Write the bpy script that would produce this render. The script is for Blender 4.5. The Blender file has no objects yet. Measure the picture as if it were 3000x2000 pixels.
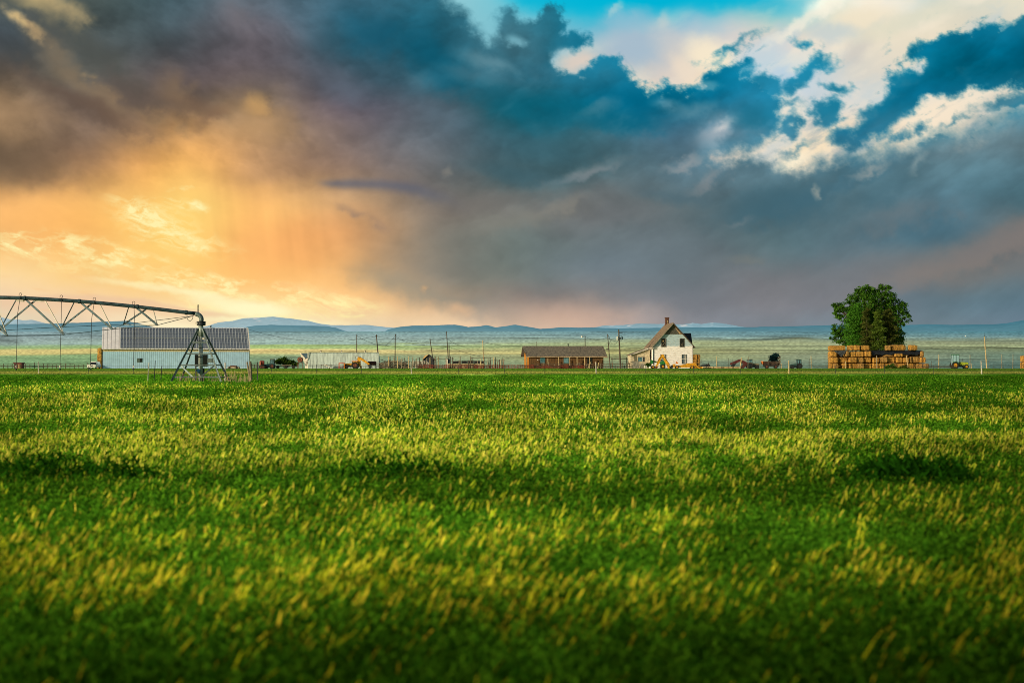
import bpy, bmesh, math, random
from mathutils import Vector
import numpy as np
# ---------------------------------------------------------------- sky colours
def _hash(ix, iy, seed):
    h = (ix.astype(np.int64)*374761393 + iy.astype(np.int64)*668265263 + seed*974634777) & 0xffffffff
    h = ((h ^ (h >> 13))*1274126177) & 0xffffffff
    h = (h ^ (h >> 16))
    return (h & 0xffffff)/float(0xffffff)
def vnoise(x, y, seed=0):
    ix = np.floor(x); iy = np.floor(y); fx = x-ix; fy = y-iy
    fx = fx*fx*fx*(fx*(fx*6-15)+10); fy = fy*fy*fy*(fy*(fy*6-15)+10)
    a = _hash(ix, iy, seed); b = _hash(ix+1, iy, seed); c = _hash(ix, iy+1, seed); d = _hash(ix+1, iy+1, seed)
    return (a*(1-fx)+b*fx)*(1-fy)+(c*(1-fx)+d*fx)*fy
def fbm(x, y, octv=5, seed=0, gain=0.5):
    s = 0; a = 1.0; t = 0
    for o in range(octv):
        s = s+a*vnoise(x, y, seed+o*17); t += a; a *= gain
        x, y = 2.03*(x*0.8-y*0.6)+3.7, 2.03*(x*0.6+y*0.8)+1.3
    return s/t*2-1
def sstep(a, b, x):
    t = np.clip((x-a)/(b-a), 0, 1); return t*t*(3-2*t)
def gridcol(grid, xs, ys, X, Y):
    g = np.array(grid, dtype=float)
    fx = np.interp(X, xs, np.arange(len(xs))); fy = np.interp(Y, ys, np.arange(len(ys)))
    def w(f, n):
        i = np.clip(np.floor(f).astype(int), 0, n-2); t = f-i
        ws = [(-t+2*t*t-t**3)/2, (2-5*t*t+3*t**3)/2, (t+4*t*t-3*t**3)/2, (-t*t+t**3)/2]
        return [np.clip(i+k-1, 0, n-1) for k in range(4)], ws
    ci, cw = w(fx, len(xs)); ri, rw = w(fy, len(ys))
    out = 0
    for a in range(4):
        for b in range(4):
            out = out+g[ri[a], ci[b]]*(rw[a]*cw[b])[..., None]
    return out
def polysd(P, X, Y):
    """signed distance, positive inside"""
    P = np.array(P, float); d = np.full(X.shape, 1e18); inside = np.zeros(X.shape, bool)
    for i in range(len(P)):
        a = P[i]; b = P[(i+1) % len(P)]; e = b-a
        wx = X-a[0]; wy = Y-a[1]
        t = np.clip((wx*e[0]+wy*e[1])/(e@e), 0, 1)
        d = np.minimum(d, (wx-t*e[0])**2+(wy-t*e[1])**2)
        c = ((a[1] > Y) != (b[1] > Y))
        if e[1] != 0:
            inside ^= c & (X < e[0]*(Y-a[1])/e[1]+a[0])
    return np.where(inside, 1, -1)*np.sqrt(d)
def ell(X, Y, cx, cy, rx, ry, ang=0):
    a = np.radians(ang); dx = X-cx; dy = Y-cy
    u = dx*np.cos(a)+dy*np.sin(a); v = -dx*np.sin(a)+dy*np.cos(a)
    return np.sqrt((u/rx)**2+(v/ry)**2)
GX = [0,250,500,750,1000,1250,1500,1750,2000,2250,2500,2750,3000]
GY = [0,100,200,300,400,500,600,700,800,880,950]
DARK = [
[(95,98,88),(80,92,90),(70,92,100),(88,100,110),(60,102,120),(50,110,130),(50,122,142),(30,118,142),(10,118,150),(10,118,150),(10,110,140),(10,105,135),(70,125,140)],
[(72,82,88),(80,88,88),(76,88,94),(100,98,106),(58,94,110),(32,94,114),(62,114,130),(15,112,140),(10,112,142),(10,112,145),(10,108,138),(5,100,128),(10,98,125)],
[(98,88,78),(92,90,84),(92,84,84),(102,94,97),(82,94,106),(48,98,116),(48,110,130),(35,118,145),(0,122,158),(20,120,152),(20,114,142),(0,98,125),(0,92,118)],
[(152,124,94),(104,90,80),(108,92,80),(126,108,92),(98,92,100),(84,102,114),(34,100,116),(10,105,132),(5,106,138),(40,120,150),(10,110,140),(20,108,138),(60,120,140)],
[(148,120,90),(122,100,82),(176,134,90),(168,134,98),(120,106,102),(96,106,114),(64,102,114),(56,104,118),(66,112,134),(90,128,145),(50,112,138),(105,138,150),(100,130,140)],
[(122,100,78),(164,126,90),(240,176,98),(190,146,102),(142,118,102),(112,112,112),(80,106,112),(78,108,116),(88,116,128),(88,120,132),(80,118,132),(92,126,138),(84,118,130)],
[(240,180,110),(252,190,110),(255,205,115),(250,190,112),(188,150,110),(132,120,108),(116,118,114),(112,117,118),(98,115,120),(80,108,118),(84,112,122),(80,112,125),(75,105,115)],
[(250,190,116),(252,190,108),(254,206,116),(252,182,106),(224,164,106),(142,130,114),(112,122,118),(108,119,122),(102,116,122),(92,114,120),(90,115,125),(75,105,118),(112,116,118)],
[(250,212,150),(252,208,135),(254,205,124),(254,194,116),(240,182,115),(155,140,120),(122,128,122),(110,122,128),(105,116,122),(115,118,122),(115,120,125),(120,122,122),(112,118,120)],
[(242,212,172),(248,212,165),(252,215,155),(255,218,152),(253,205,140),(205,168,128),(155,140,128),(138,132,130),(118,122,128),(125,125,130),(115,122,130),(102,122,132),(95,120,132)],
[(225,215,185),(240,215,180),(252,238,195),(255,243,188),(245,222,180),(238,206,165),(225,195,165),(198,172,156),(140,140,145),(125,132,140),(115,128,138),(110,128,138),(105,125,140)]]
BX = [1250,1500,1750,2000,2250,2500,2750,3000]; BY = [0,100,200,300,400,500]
LIGHT = [
[(150,200,208),(110,198,214),(0,184,216),(0,178,212),(70,188,210),(245,242,225),(205,215,205),(228,222,200)],
[(140,198,208),(130,192,206),(140,186,204),(170,196,208),(225,215,200),(235,225,205),(228,218,195),(215,210,195)],
[(150,190,200),(150,195,205),(205,200,192),(232,215,192),(190,210,222),(215,212,202),(228,218,200),(220,210,195)],
[(120,160,175),(160,180,185),(225,210,195),(240,222,198),(205,212,216),(225,220,210),(232,222,205),(212,205,190)],
[(110,140,150),(110,140,150),(160,170,172),(190,180,175),(240,222,200),(236,216,190),(242,222,196),(180,180,175)],
[(110,140,150),(110,140,150),(150,155,160),(185,170,165),(248,228,200),(240,220,195),(200,190,178),(150,160,160)]]
MAIN = [(-900,-900),(1180,-900),(1290,-60),(1330,0),(1370,30),(1400,80),(1425,112),(1455,100),(1448,50),(1470,28),(1500,26),(1515,48),(1560,55),(1575,30),(1605,14),(1640,28),(1655,60),(1660,90),(1690,92),(1722,108),(1728,132),(1700,145),(1660,140),(1630,165),(1625,195),(1670,215),(1715,212),(1740,172),(1770,162),(1810,168),(1840,205),(1880,228),(1920,262),(1945,232),(1990,252),(2055,252),(2075,212),(2135,190),(2200,172),(2180,215),(2235,238),(2262,278),(2296,290),(2278,325),(2300,338),(2296,362),(2280,385),(2252,410),(2222,424),(2190,440),(2140,452),(2085,462),(2120,472),(2180,466),(2230,464),(2270,472),(2300,490),(2322,499),(2350,490),(2380,474),(2410,462),(2490,455),(2540,450),(2600,425),(2680,408),(2760,385),(2840,372),(2900,345),(2960,310),(3000,300),(4200,250),(4200,1500),(-900,1500)]
RIGHT = [(2635,190),(2665,140),(2720,112),(2790,90),(2840,86),(2870,62),(2930,72),(3010,48),(3400,-60),(3900,-100),(3900,300),(3100,285),(2960,250),(2900,262),(2840,262),(2790,285),(2720,282),(2690,330),(2640,365),(2590,400),(2540,420),(2505,450),(2470,430),(2440,420),(2428,385),(2450,368),(2500,385),(2530,350),(2500,335),(2570,300),(2600,262),(2592,240),(2597,212),(2640,200),(2690,206),(2700,185)]
def paint_sky(X, Y):
    Y0 = Y
    w1 = fbm(X/260, Y/200, 5, 3); w2 = fbm(X/260, Y/200, 5, 91)
    amp = np.interp(Y, [0, 500, 800, 950], [55, 50, 50, 25])
    Xw = X+amp*w1; Yw = Y+amp*0.8*w2
    dark = gridcol(DARK, GX, GY, np.clip(Xw, -20, 3020), np.clip(Yw, 0, 950))
    # rolling body of the overcast, streaming down-right on the left, up-right on the right
    dirx = np.interp(X, [0, 900, 1500, 3000], [0.75, 0.8, 0.3, -0.45])
    a1 = fbm((X+Y*0.2)/260, (Y-X*dirx*0.28)/135, 6, 7, 0.55)
    a2 = fbm(X/95+0.6*a1, (Y-X*dirx*0.15)/70+0.6*a1, 6, 23, 0.55)
    lum = 1+np.interp(Y, [0, 450, 800], [0.17, 0.12, 0.05])*a1*1.5+np.interp(Y, [0, 450, 800], [0.13, 0.10, 0.03])*a2*1.5
    glow = sstep(1250, 800, X)*sstep(450, 620, Y)
    lum = lum*(1-glow)+glow*(1+0.35*(lum-1))
    dark = dark*lum[..., None]
    ps = [(0,'add')]
    def mix(img, col, m):
        return img*(1-m[..., None])+np.array(col, float)*m[..., None]
    n1 = fbm(X/130, Y/110, 6, 41, 0.55); n2 = fbm(X/45, Y/40, 5, 55, 0.6)
    # --- left part
    for (cx, cy, rx, ry, an, col, st) in [
        (120,10,90,44,30,(205,180,124),.95),(62,66,52,18,42,(214,184,130),.95),(95,92,26,14,50,(190,160,116),.7),(190,24,70,30,20,(170,150,112),.5),(140,130,80,40,44,(128,112,90),.6),(215,215,70,36,30,(140,120,94),.5),(240,235,120,34,40,(132,114,92),.5),(330,300,110,34,34,(140,116,90),.5),(270,215,30,14,40,(160,136,102),.5),(330,270,34,18,30,(165,135,100),.5),(455,350,60,20,30,(178,142,100),.4),
        (40,150,110,34,34,(66,72,74),.6),(180,270,170,34,32,(96,80,70),.7),(320,340,120,26,30,(112,90,74),.5),(60,480,160,60,10,(118,96,74),.5),(130,80,60,18,40,(72,80,82),.6),
        (250,130,190,38,36,(80,84,80),.75),(400,270,120,42,32,(92,80,72),.6),(560,310,100,28,18,(110,88,72),.6),(620,345,60,22,-40,(125,98,78),.6),
        (510,250,60,50,60,(140,115,88),.55),(745,310,34,34,20,(205,160,100),.8),(745,350,110,60,30,(185,145,100),.5),(20,320,160,40,20,(160,130,98),.5),
        (700,50,70,50,40,(120,112,116),.5),(1000,240,90,50,30,(98,108,122),.5),(1235,220,40,25,0,(95,130,145),.5),(1080,90,110,60,20,(18,88,112),.6),(1270,170,120,60,40,(0,96,124),.5),
        (1308,500,12,22,-15,(150,142,130),.4),(1510,640,200,25,-10,(130,128,118),.4),(1690,510,120,18,-12,(130,140,142),.4),(1640,600,90,16,-15,(140,135,125),.4),
        (1430,170,90,22,15,(110,150,162),.6),(1400,210,120,24,10,(80,125,140),.5),(1760,320,60,26,-20,(110,145,158),.5),(1950,312,44,20,20,(125,162,176),.75),(2030,335,60,26,-15,(92,142,160),.7),(1747,312,46,20,-25,(104,142,156),.7),(2100,395,50,32,-35,(186,192,198),.8),(2085,410,60,40,-30,(140,160,172),.5),(2112,375,26,14,-35,(210,208,206),.7),(1833,368,110,36,8,(0,96,124),.6),(2200,350,60,40,-10,(14,108,136),.6),(2003,482,60,14,-15,(152,156,158),.7),(1710,513,90,12,-8,(128,136,140),.6),(2283,588,150,50,-12,(60,98,112),.6),(1988,573,120,22,5,(76,104,116),.55),(1522,505,140,26,8,(60,96,108),.5),(1440,590,150,30,-6,(120,116,112),.4),(1800,640,180,34,-10,(116,120,122),.4),(2600,560,120,40,-30,(70,108,122),.4),(1620,430,130,30,10,(60,100,112),.5),
        (1560,300,230,50,10,(0,94,116),.5),(1850,290,110,60,10,(0,104,138),.5),(1290,330,120,40,20,(90,110,124),.4),
        (1300,870,260,40,14,(120,132,130),.45),(1340,895,36,22,10,(250,195,145),.5),(1250,845,16,10,0,(240,180,120),.4),(1650,920,230,40,0,(215,178,155),.5),
        (2880,740,420,42,-18,(135,124,118),.75),(2980,690,200,38,-20,(128,120,116),.5),(2650,630,160,40,-12,(112,118,122),.5),(2480,530,180,24,-20,(60,104,124),.4),(2300,610,240,50,-5,(68,104,118),.5),
        (2391,556,10,17,10,(190,182,165),.5),(2170,645,40,12,-20,(115,126,130),.5),(2080,520,60,16,-25,(150,148,148),.5),(2550,500,60,12,-20,(165,165,160),.6),(2700,480,40,20,-50,(150,165,165),.6),
        (2180,755,50,14,-5,(120,124,120),.5),(2500,800,500,40,-12,(112,116,120),.35)]:
        kk = 1.9 if cx < 480 and cy < 400 else 1.0
        r = ell(X+24*kk*n1+20*kk*n2, Y+24*w2+18*kk*n2, cx, cy, rx*1.35, ry*1.35, an)
        m = sstep(1.2, 0.0, r+0.35*n1+0.2*n2)*st
        dark = mix(dark, col, m)
    # thin slate streak over the glow
    yc = 528+np.interp(X, [900, 1000, 1120, 1220, 1330, 1400], [8, 10, 12, 26, 62, 92])
    m = np.exp(-((Y-yc-4*n2)/np.interp(X, [900, 1050, 1330], [9, 15, 22]))**2)*sstep(910, 990, X)*sstep(1400, 1180, X)
    dark = mix(dark, (92,98,116), m*0.62)
    yc = 600+np.interp(X, [980, 1060, 1150], [0, 30, 75])
    m = np.exp(-((Y-yc-16*n2)/13)**2)*sstep(970, 1010, X)*sstep(1170, 1100, X)*(0.5+0.5*n2)
    dark = mix(dark, (150,125,108), np.clip(m, 0, 1)*0.8)
    # sunset: soft shafts and bright shredded cirrus
    sh = fbm((X-0.12*(Y-600))/60, Y/900, 3, 77)
    m = sstep(450, 560, Y)*sstep(840, 700, Y)*sstep(520, 640, X)*sstep(1150, 900, X)
    dark = dark*(1+0.075*sh*m)[..., None]
    m = sstep(0, 1, 1-np.abs(X-760+0.1*(Y-600))/110)*sstep(520, 560, Y)*sstep(860, 700, Y)
    dark = mix(dark, (252,188,112), m*0.35)
    m = np.exp(-((X-545)/90)**2)*np.exp(-((Y-640)/140)**2)
    dark = mix(dark, (255,218,122), m*0.6)
    warp = fbm(X/90, Y/60, 4, 120)
    cj = fbm(X/60+warp, (Y-0.1*X)/26+0.6*warp, 6, 139, 0.62)
    ci = 1-np.abs(fbm(X/150+0.5*warp, (Y-0.12*X)/42+0.7*warp, 6, 131, 0.6))*2.2
    reg = np.zeros_like(X)
    for (cx, cy, rx, ry, an, s) in [(450,640,150,50,20,1.0),(520,700,190,40,12,.8),(350,755,190,34,8,1.0),(80,720,200,44,14,1.0),(250,720,150,40,12,.8),(560,600,60,20,10,.8),(180,760,160,26,14,.6),(620,840,240,44,10,1.0),(820,870,200,40,4,.9),(700,910,260,26,6,1.0),(300,800,300,22,10,.6),(960,900,160,40,5,.9),(500,590,60,14,0,.7),(540,560,50,10,-10,.5)]:
        reg = np.maximum(reg, s*sstep(1.3, 0.2, ell(X+30*n1, Y+14*n2, cx, cy, rx, ry, an)))
    dark = mix(dark, (255,240,170), np.clip((0.55*sstep(0.45, 0.98, ci)+0.85*sstep(-0.1, 0.38, cj))*reg*0.95, 0, 1))
    dark = mix(dark, (250,196,135), np.clip(sstep(0.0, 0.7, fbm(X/120, (Y-0.1*X)/28, 5, 171))*sstep(760, 830, Y)*sstep(960, 900, Y)*sstep(1150, 850, X)*0.5, 0, 1))
    # broad lilac haze layer near the horizon at the left, bright rim above the mountains
    yc = np.interp(X, [-100, 0, 300, 420, 560, 700, 760], [868, 866, 862, 872, 905, 915, 930])
    m = sstep(-6, 10, Y-yc-5*n2)*sstep(70, 14, Y-yc)*sstep(790, 640, X)
    dark = mix(dark, (235,196,160), m*0.65)
    for (cx, cy, rx, ry, an, s) in [(740,905,130,26,4,1.0),(760,912,90,18,2,.9),(640,880,120,22,8,.7),(780,940,260,12,2,.8),(480,845,220,14,8,.6)]:
        dark = mix(dark, (255,248,196), s*sstep(1.3, 0.2, ell(X+16*n1, Y+8*n2, cx, cy, rx, ry, an)))
    # --- bright open sky at the upper right, behind the torn clouds
    lt = gridcol(LIGHT, BX, BY, np.clip(X+50*w1, 1250, 3000), np.clip(Y+40*w2, 0, 500))
    cf = fbm(X/170+0.6*w1, (Y+X*0.35)/90, 6, 211)
    # fair-weather white veil lower edge of the blue
    blue = sstep(0, 60, 70+14*n1+10*n2-Y+np.interp(X, [1400, 1520, 1640, 1750, 1850, 1950, 2100, 2200, 2300, 2420], [-60, -10, 0, -16, -60, -44, -12, -30, -75, -160]))
    lt = mix(lt, (0,180,214), np.clip(blue, 0, 1)*sstep(1420, 1560, X)*0.8)
    wv = sstep(-0.05, 0.55, cf)*sstep(2000, 2250, X+3*Y)
    lt = mix(lt, (250,236,212), wv*0.5)
    lt = mix(lt, (180,202,212), sstep(0.05, 0.6, -cf)*sstep(2100, 2350, X+2*Y)*0.5)
    for (cx, cy, rx, ry, an, col, st) in [(1865,130,125,85,20,(166,188,204),.95),(1840,60,70,40,10,(140,190,210),.7),(1960,210,60,60,30,(205,200,200),.5),(1990,140,90,50,30,(210,205,200),.5),(2070,160,70,50,20,(252,236,205),.8),(1690,180,60,34,-20,(225,205,190),.8),(1805,30,30,9,-50,(205,215,212),.45),(1945,60,16,30,10,(210,210,205),.4),(2420,10,60,26,-30,(255,255,235),.9),(2530,60,120,50,0,(238,224,195),.7),(2230,160,110,34,-30,(195,212,220),.7),(2430,100,80,30,0,(190,205,208),.7),(2350,70,120,16,-30,(250,240,220),.7),(2510,150,60,24,-50,(205,200,192),.6),(2300,330,60,60,-40,(240,228,208),.7),(2380,430,120,40,-30,(252,228,192),.9),(2760,330,130,44,-20,(248,230,204),.9),(2000,200,50,26,60,(240,222,200),.7),(2660,60,150,26,-20,(220,218,196),.7),(2320,480,60,16,-25,(255,240,210),.9)]:
        r = ell(X+16*n1+10*n2, Y+14*n2, cx, cy, rx*1.3, ry*1.3, an)
        lt = mix(lt, col, sstep(1.15, 0.2, r+0.2*n1)*st)
    gv = sstep(0.05, 0.6, fbm(X/75, (Y+0.5*X)/36, 6, 231, 0.58))*sstep(2150, 2350, X)*sstep(250, 340, Y)
    lt = mix(lt, (158,172,176), gv*0.55)
    # cloud coverage
    nn = 16*fbm(X/95, Y/85, 3, 301)+26*fbm(X/30, Y/26, 6, 311, 0.64)
    sd = polysd(MAIN, X, Y)
    soft = np.interp(X, [1300, 1600, 2200, 2500, 3000], [30, 12, 13, 24, 50])+np.interp(Y, [330, 420], [0, 10])
    cov = sstep(-soft, soft*1.6, sd*1.1+nn*1.1)
    holes = np.zeros_like(X)
    for (cx, cy, rx, ry, an, s) in [(1432,78,26,30,0,.8),(1508,122,38,20,15,.7),(1650,170,40,30,0,.8),(2060,250,40,14,0,.3)]:
        holes = np.maximum(holes, s*sstep(1.35, 0.25, ell(X+14*n1, Y+14*n2, cx, cy, rx, ry, an)+0.7*n2+0.4*n1))
    cov = cov*(1-holes)
    sd2 = polysd(RIGHT, X, Y)
    s2 = 13+np.interp(Y, [240, 420], [0, 7]); cov2 = sstep(-s2, s2*1.5, sd2*1.1+nn*1.05)
    sm = np.full(X.shape, -1e9); m1 = fbm(X/42, Y/36, 5, 331, 0.6); m2 = fbm(X/42, Y/36, 5, 351, 0.6)
    for (cx, cy, rx, ry, an) in [(2385,192,56,28,-22),(2352,222,54,30,-42),(2328,254,36,18,-20),(2428,326,46,34,-15),(2412,344,32,28,0),(2312,362,26,40,20),(2314,385,26,20,0),(2358,126,30,13,10),(2170,215,40,22,-30),(2240,250,60,30,20),(2150,140,50,9,-30),(2455,262,22,6,15),(2670,318,30,9,-25),(2790,355,26,7,-15),(2910,372,36,9,12),(2950,340,14,6,0),(2690,375,26,22,-30),(2640,400,38,22,-40),(2740,420,70,26,-20),(2850,400,50,16,0),(2960,300,90,22,-8),(2330,440,26,9,-20),(2270,285,50,8,15),(2640,195,22,8,-60)]:
        sm = np.maximum(sm, (1-ell(X+34*m1, Y+26*m2, cx, cy, rx, ry, an))*min(rx, ry))
    cov3 = sstep(-13, 16, sm+0.42*nn)*0.94
    # thin wisps that hang off the torn edges
    wis = sstep(0.25, 0.8, fbm(X/40, (Y+0.5*X)/22, 5, 401, 0.6))*sstep(-90, -5, np.maximum(sd, sd2))*0.5
    C = np.maximum(np.maximum(cov, cov2), np.maximum(cov3, wis*sstep(1900, 2000, X)))
    edge = sstep(70, 0, np.maximum(sd, sd2))*sstep(1500, 1750, X)*sstep(520, 380, Y)
    dark = mix(dark, (10,128,165), edge*0.35)
    body = fbm(X/110+w1, (Y+0.35*X)/75, 6, 501)
    tex = sstep(0.1, 0.7, body)*sstep(1300, 1700, X)*sstep(120, 260, Y)*sstep(560, 380, Y)
    dark = mix(dark, (100,142,158), tex*0.35)
    img = lt*C[..., None]*0+lt*(1-C[..., None])+dark*C[..., None]
    img = np.clip(img, 0, 255)/255.0
    return img
def s2l(c):
    return np.where(c <= 0.04045, c/12.92, ((c+0.055)/1.055)**2.4)
# ------------------------------------------------------------------ basics
rng = np.random.default_rng(11)
random.seed(5)
sc = bpy.context.scene
col = sc.collection
F = 4166.7                     # focal length in photo pixels (50 mm on 36 mm)
HOR = 1064.0; CAMZ = 1.3
FARM = 339.0                   # distance of the farmyard
def gx(px, Y=FARM): return (px-1500.0)*Y/F
def gz(py, Y=FARM): return CAMZ+(HOR-py)*Y/F

def tag(o, label=None, cat=None, group=None, kind=None):
    if label: o['label'] = label
    if cat: o['category'] = cat
    if group: o['group'] = group
    if kind: o['kind'] = kind
    return o

# ------------------------------------------------------------------ materials
MATS = {}
def lin(c): return tuple(float(s2l(np.array(v/255.0))) for v in c)
def mat(name, rgb, rough=0.8, metal=0.0, var=0.25, scale=1.5, rgb2=None, stretch=(1, 1, 1), bump=0.0, spec=0.3, ribs=None, emis=0.0, sheen=False):
    """plain procedural material: base colour broken up by noise (and optional ribs along an axis)"""
    if name in MATS: return MATS[name]
    m = bpy.data.materials.new(name); m.use_nodes = True; MATS[name] = m
    nt = m.node_tree; N = nt.nodes; L = nt.links; N.clear()
    out = N.new('ShaderNodeOutputMaterial'); b = N.new('ShaderNodeBsdfPrincipled'); L.new(b.outputs[0], out.inputs[0])
    b.inputs['Roughness'].default_value = rough; b.inputs['Metallic'].default_value = metal
    b.inputs['Specular IOR Level'].default_value = spec
    tc = N.new('ShaderNodeTexCoord'); mp = N.new('ShaderNodeMapping'); L.new(tc.outputs['Object'], mp.inputs[0])
    mp.inputs['Scale'].default_value = stretch
    nz = N.new('ShaderNodeTexNoise'); nz.inputs['Scale'].default_value = scale; nz.inputs['Detail'].default_value = 6; nz.inputs['Roughness'].default_value = 0.65
    L.new(mp.outputs[0], nz.inputs['Vector'])
    cr = N.new('ShaderNodeValToRGB'); L.new(nz.outputs['Fac'], cr.inputs[0])
    c2 = rgb2 if rgb2 else tuple(v*(1-var*1.6) for v in rgb)
    cr.color_ramp.elements[0].position = 0.36; cr.color_ramp.elements[0].color = (*c2, 1)
    cr.color_ramp.elements[1].position = 0.6; cr.color_ramp.elements[1].color = (*tuple(min(1, v*(1+var*0.4)) for v in rgb), 1)
    csock = cr.outputs[0]
    if ribs:
        axis, period, dark, width = ribs
        sx = N.new('ShaderNodeSeparateXYZ'); L.new(tc.outputs['Object'], sx.inputs[0])
        d = N.new('ShaderNodeMath'); d.operation = 'DIVIDE'; L.new(sx.outputs['XYZ'.index(axis)], d.inputs[0]); d.inputs[1].default_value = period
        f = N.new('ShaderNodeMath'); f.operation = 'FRACT'; L.new(d.outputs[0], f.inputs[0])
        lt = N.new('ShaderNodeMath'); lt.operation = 'LESS_THAN'; L.new(f.outputs[0], lt.inputs[0]); lt.inputs[1].default_value = width
        mx = N.new('ShaderNodeMix'); mx.data_type = 'RGBA'; mx.blend_type = 'MULTIPLY'
        L.new(lt.outputs[0], mx.inputs['Factor']); L.new(csock, mx.inputs['A']); mx.inputs['B'].default_value = (dark, dark, dark, 1)
        csock = mx.outputs['Result']
    L.new(csock, b.inputs['Base Color'])
    if bump:
        bp = N.new('ShaderNodeBump'); bp.inputs['Strength'].default_value = bump; bp.inputs['Distance'].default_value = 0.05
        L.new(nz.outputs['Fac'], bp.inputs['Height']); L.new(bp.outputs[0], b.inputs['Normal'])
    return m
def mat_attr(name, mode='diffuse', rough=0.9, trans=0.0, spec=0.1, noise=None):
    """colour comes from the mesh's per-point colour 'Col'; its alpha is the share of haze (air light)"""
    if name in MATS: return MATS[name]
    m = bpy.data.materials.new(name); m.use_nodes = True; MATS[name] = m
    nt = m.node_tree; N = nt.nodes; L = nt.links; N.clear()
    out = N.new('ShaderNodeOutputMaterial')
    at = N.new('ShaderNodeAttribute'); at.attribute_name = 'Col'
    csock = at.outputs['Color']
    if noise:
        tc = N.new('ShaderNodeTexCoord'); mp = N.new('ShaderNodeMapping'); mp.inputs['Scale'].default_value = noise[1]; L.new(tc.outputs['Object'], mp.inputs[0])
        nz = N.new('ShaderNodeTexNoise'); nz.inputs['Scale'].default_value = noise[0]; nz.inputs['Detail'].default_value = 8; nz.inputs['Roughness'].default_value = 0.75
        L.new(mp.outputs[0], nz.inputs['Vector'])
        mr = N.new('ShaderNodeMapRange'); mr.inputs['From Min'].default_value = 0.3; mr.inputs['From Max'].default_value = 0.7
        mr.inputs['To Min'].default_value = 1-noise[2]; mr.inputs['To Max'].default_value = 1+noise[2]; L.new(nz.outputs['Fac'], mr.inputs['Value'])
        vm = N.new('ShaderNodeVectorMath'); vm.operation = 'SCALE'; L.new(csock, vm.inputs[0]); L.new(mr.outputs[0], vm.inputs['Scale'])
        csock = vm.outputs[0]
    if mode == 'emit':
        e = N.new('ShaderNodeEmission'); L.new(csock, e.inputs[0]); L.new(e.outputs[0], out.inputs[0]); m.cycles.emission_sampling = 'NONE'
        return m
    b = N.new('ShaderNodeBsdfDiffuse'); L.new(csock, b.inputs[0]); sh = b.outputs[0]
    if trans:
        t = N.new('ShaderNodeBsdfTranslucent'); L.new(csock, t.inputs[0]); mx = N.new('ShaderNodeMixShader'); mx.inputs[0].default_value = trans
        L.new(sh, mx.inputs[1]); L.new(t.outputs[0], mx.inputs[2]); sh = mx.outputs[0]
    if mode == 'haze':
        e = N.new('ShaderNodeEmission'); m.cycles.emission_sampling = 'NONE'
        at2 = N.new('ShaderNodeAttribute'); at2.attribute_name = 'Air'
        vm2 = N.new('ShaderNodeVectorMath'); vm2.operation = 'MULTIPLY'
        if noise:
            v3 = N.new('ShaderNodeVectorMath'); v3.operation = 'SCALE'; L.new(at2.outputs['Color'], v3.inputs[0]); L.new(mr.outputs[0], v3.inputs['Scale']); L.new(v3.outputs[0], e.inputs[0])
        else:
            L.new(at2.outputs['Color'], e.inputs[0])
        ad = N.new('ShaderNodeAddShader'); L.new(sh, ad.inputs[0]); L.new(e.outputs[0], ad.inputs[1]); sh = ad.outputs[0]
    L.new(sh, out.inputs[0])
    return m

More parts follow.
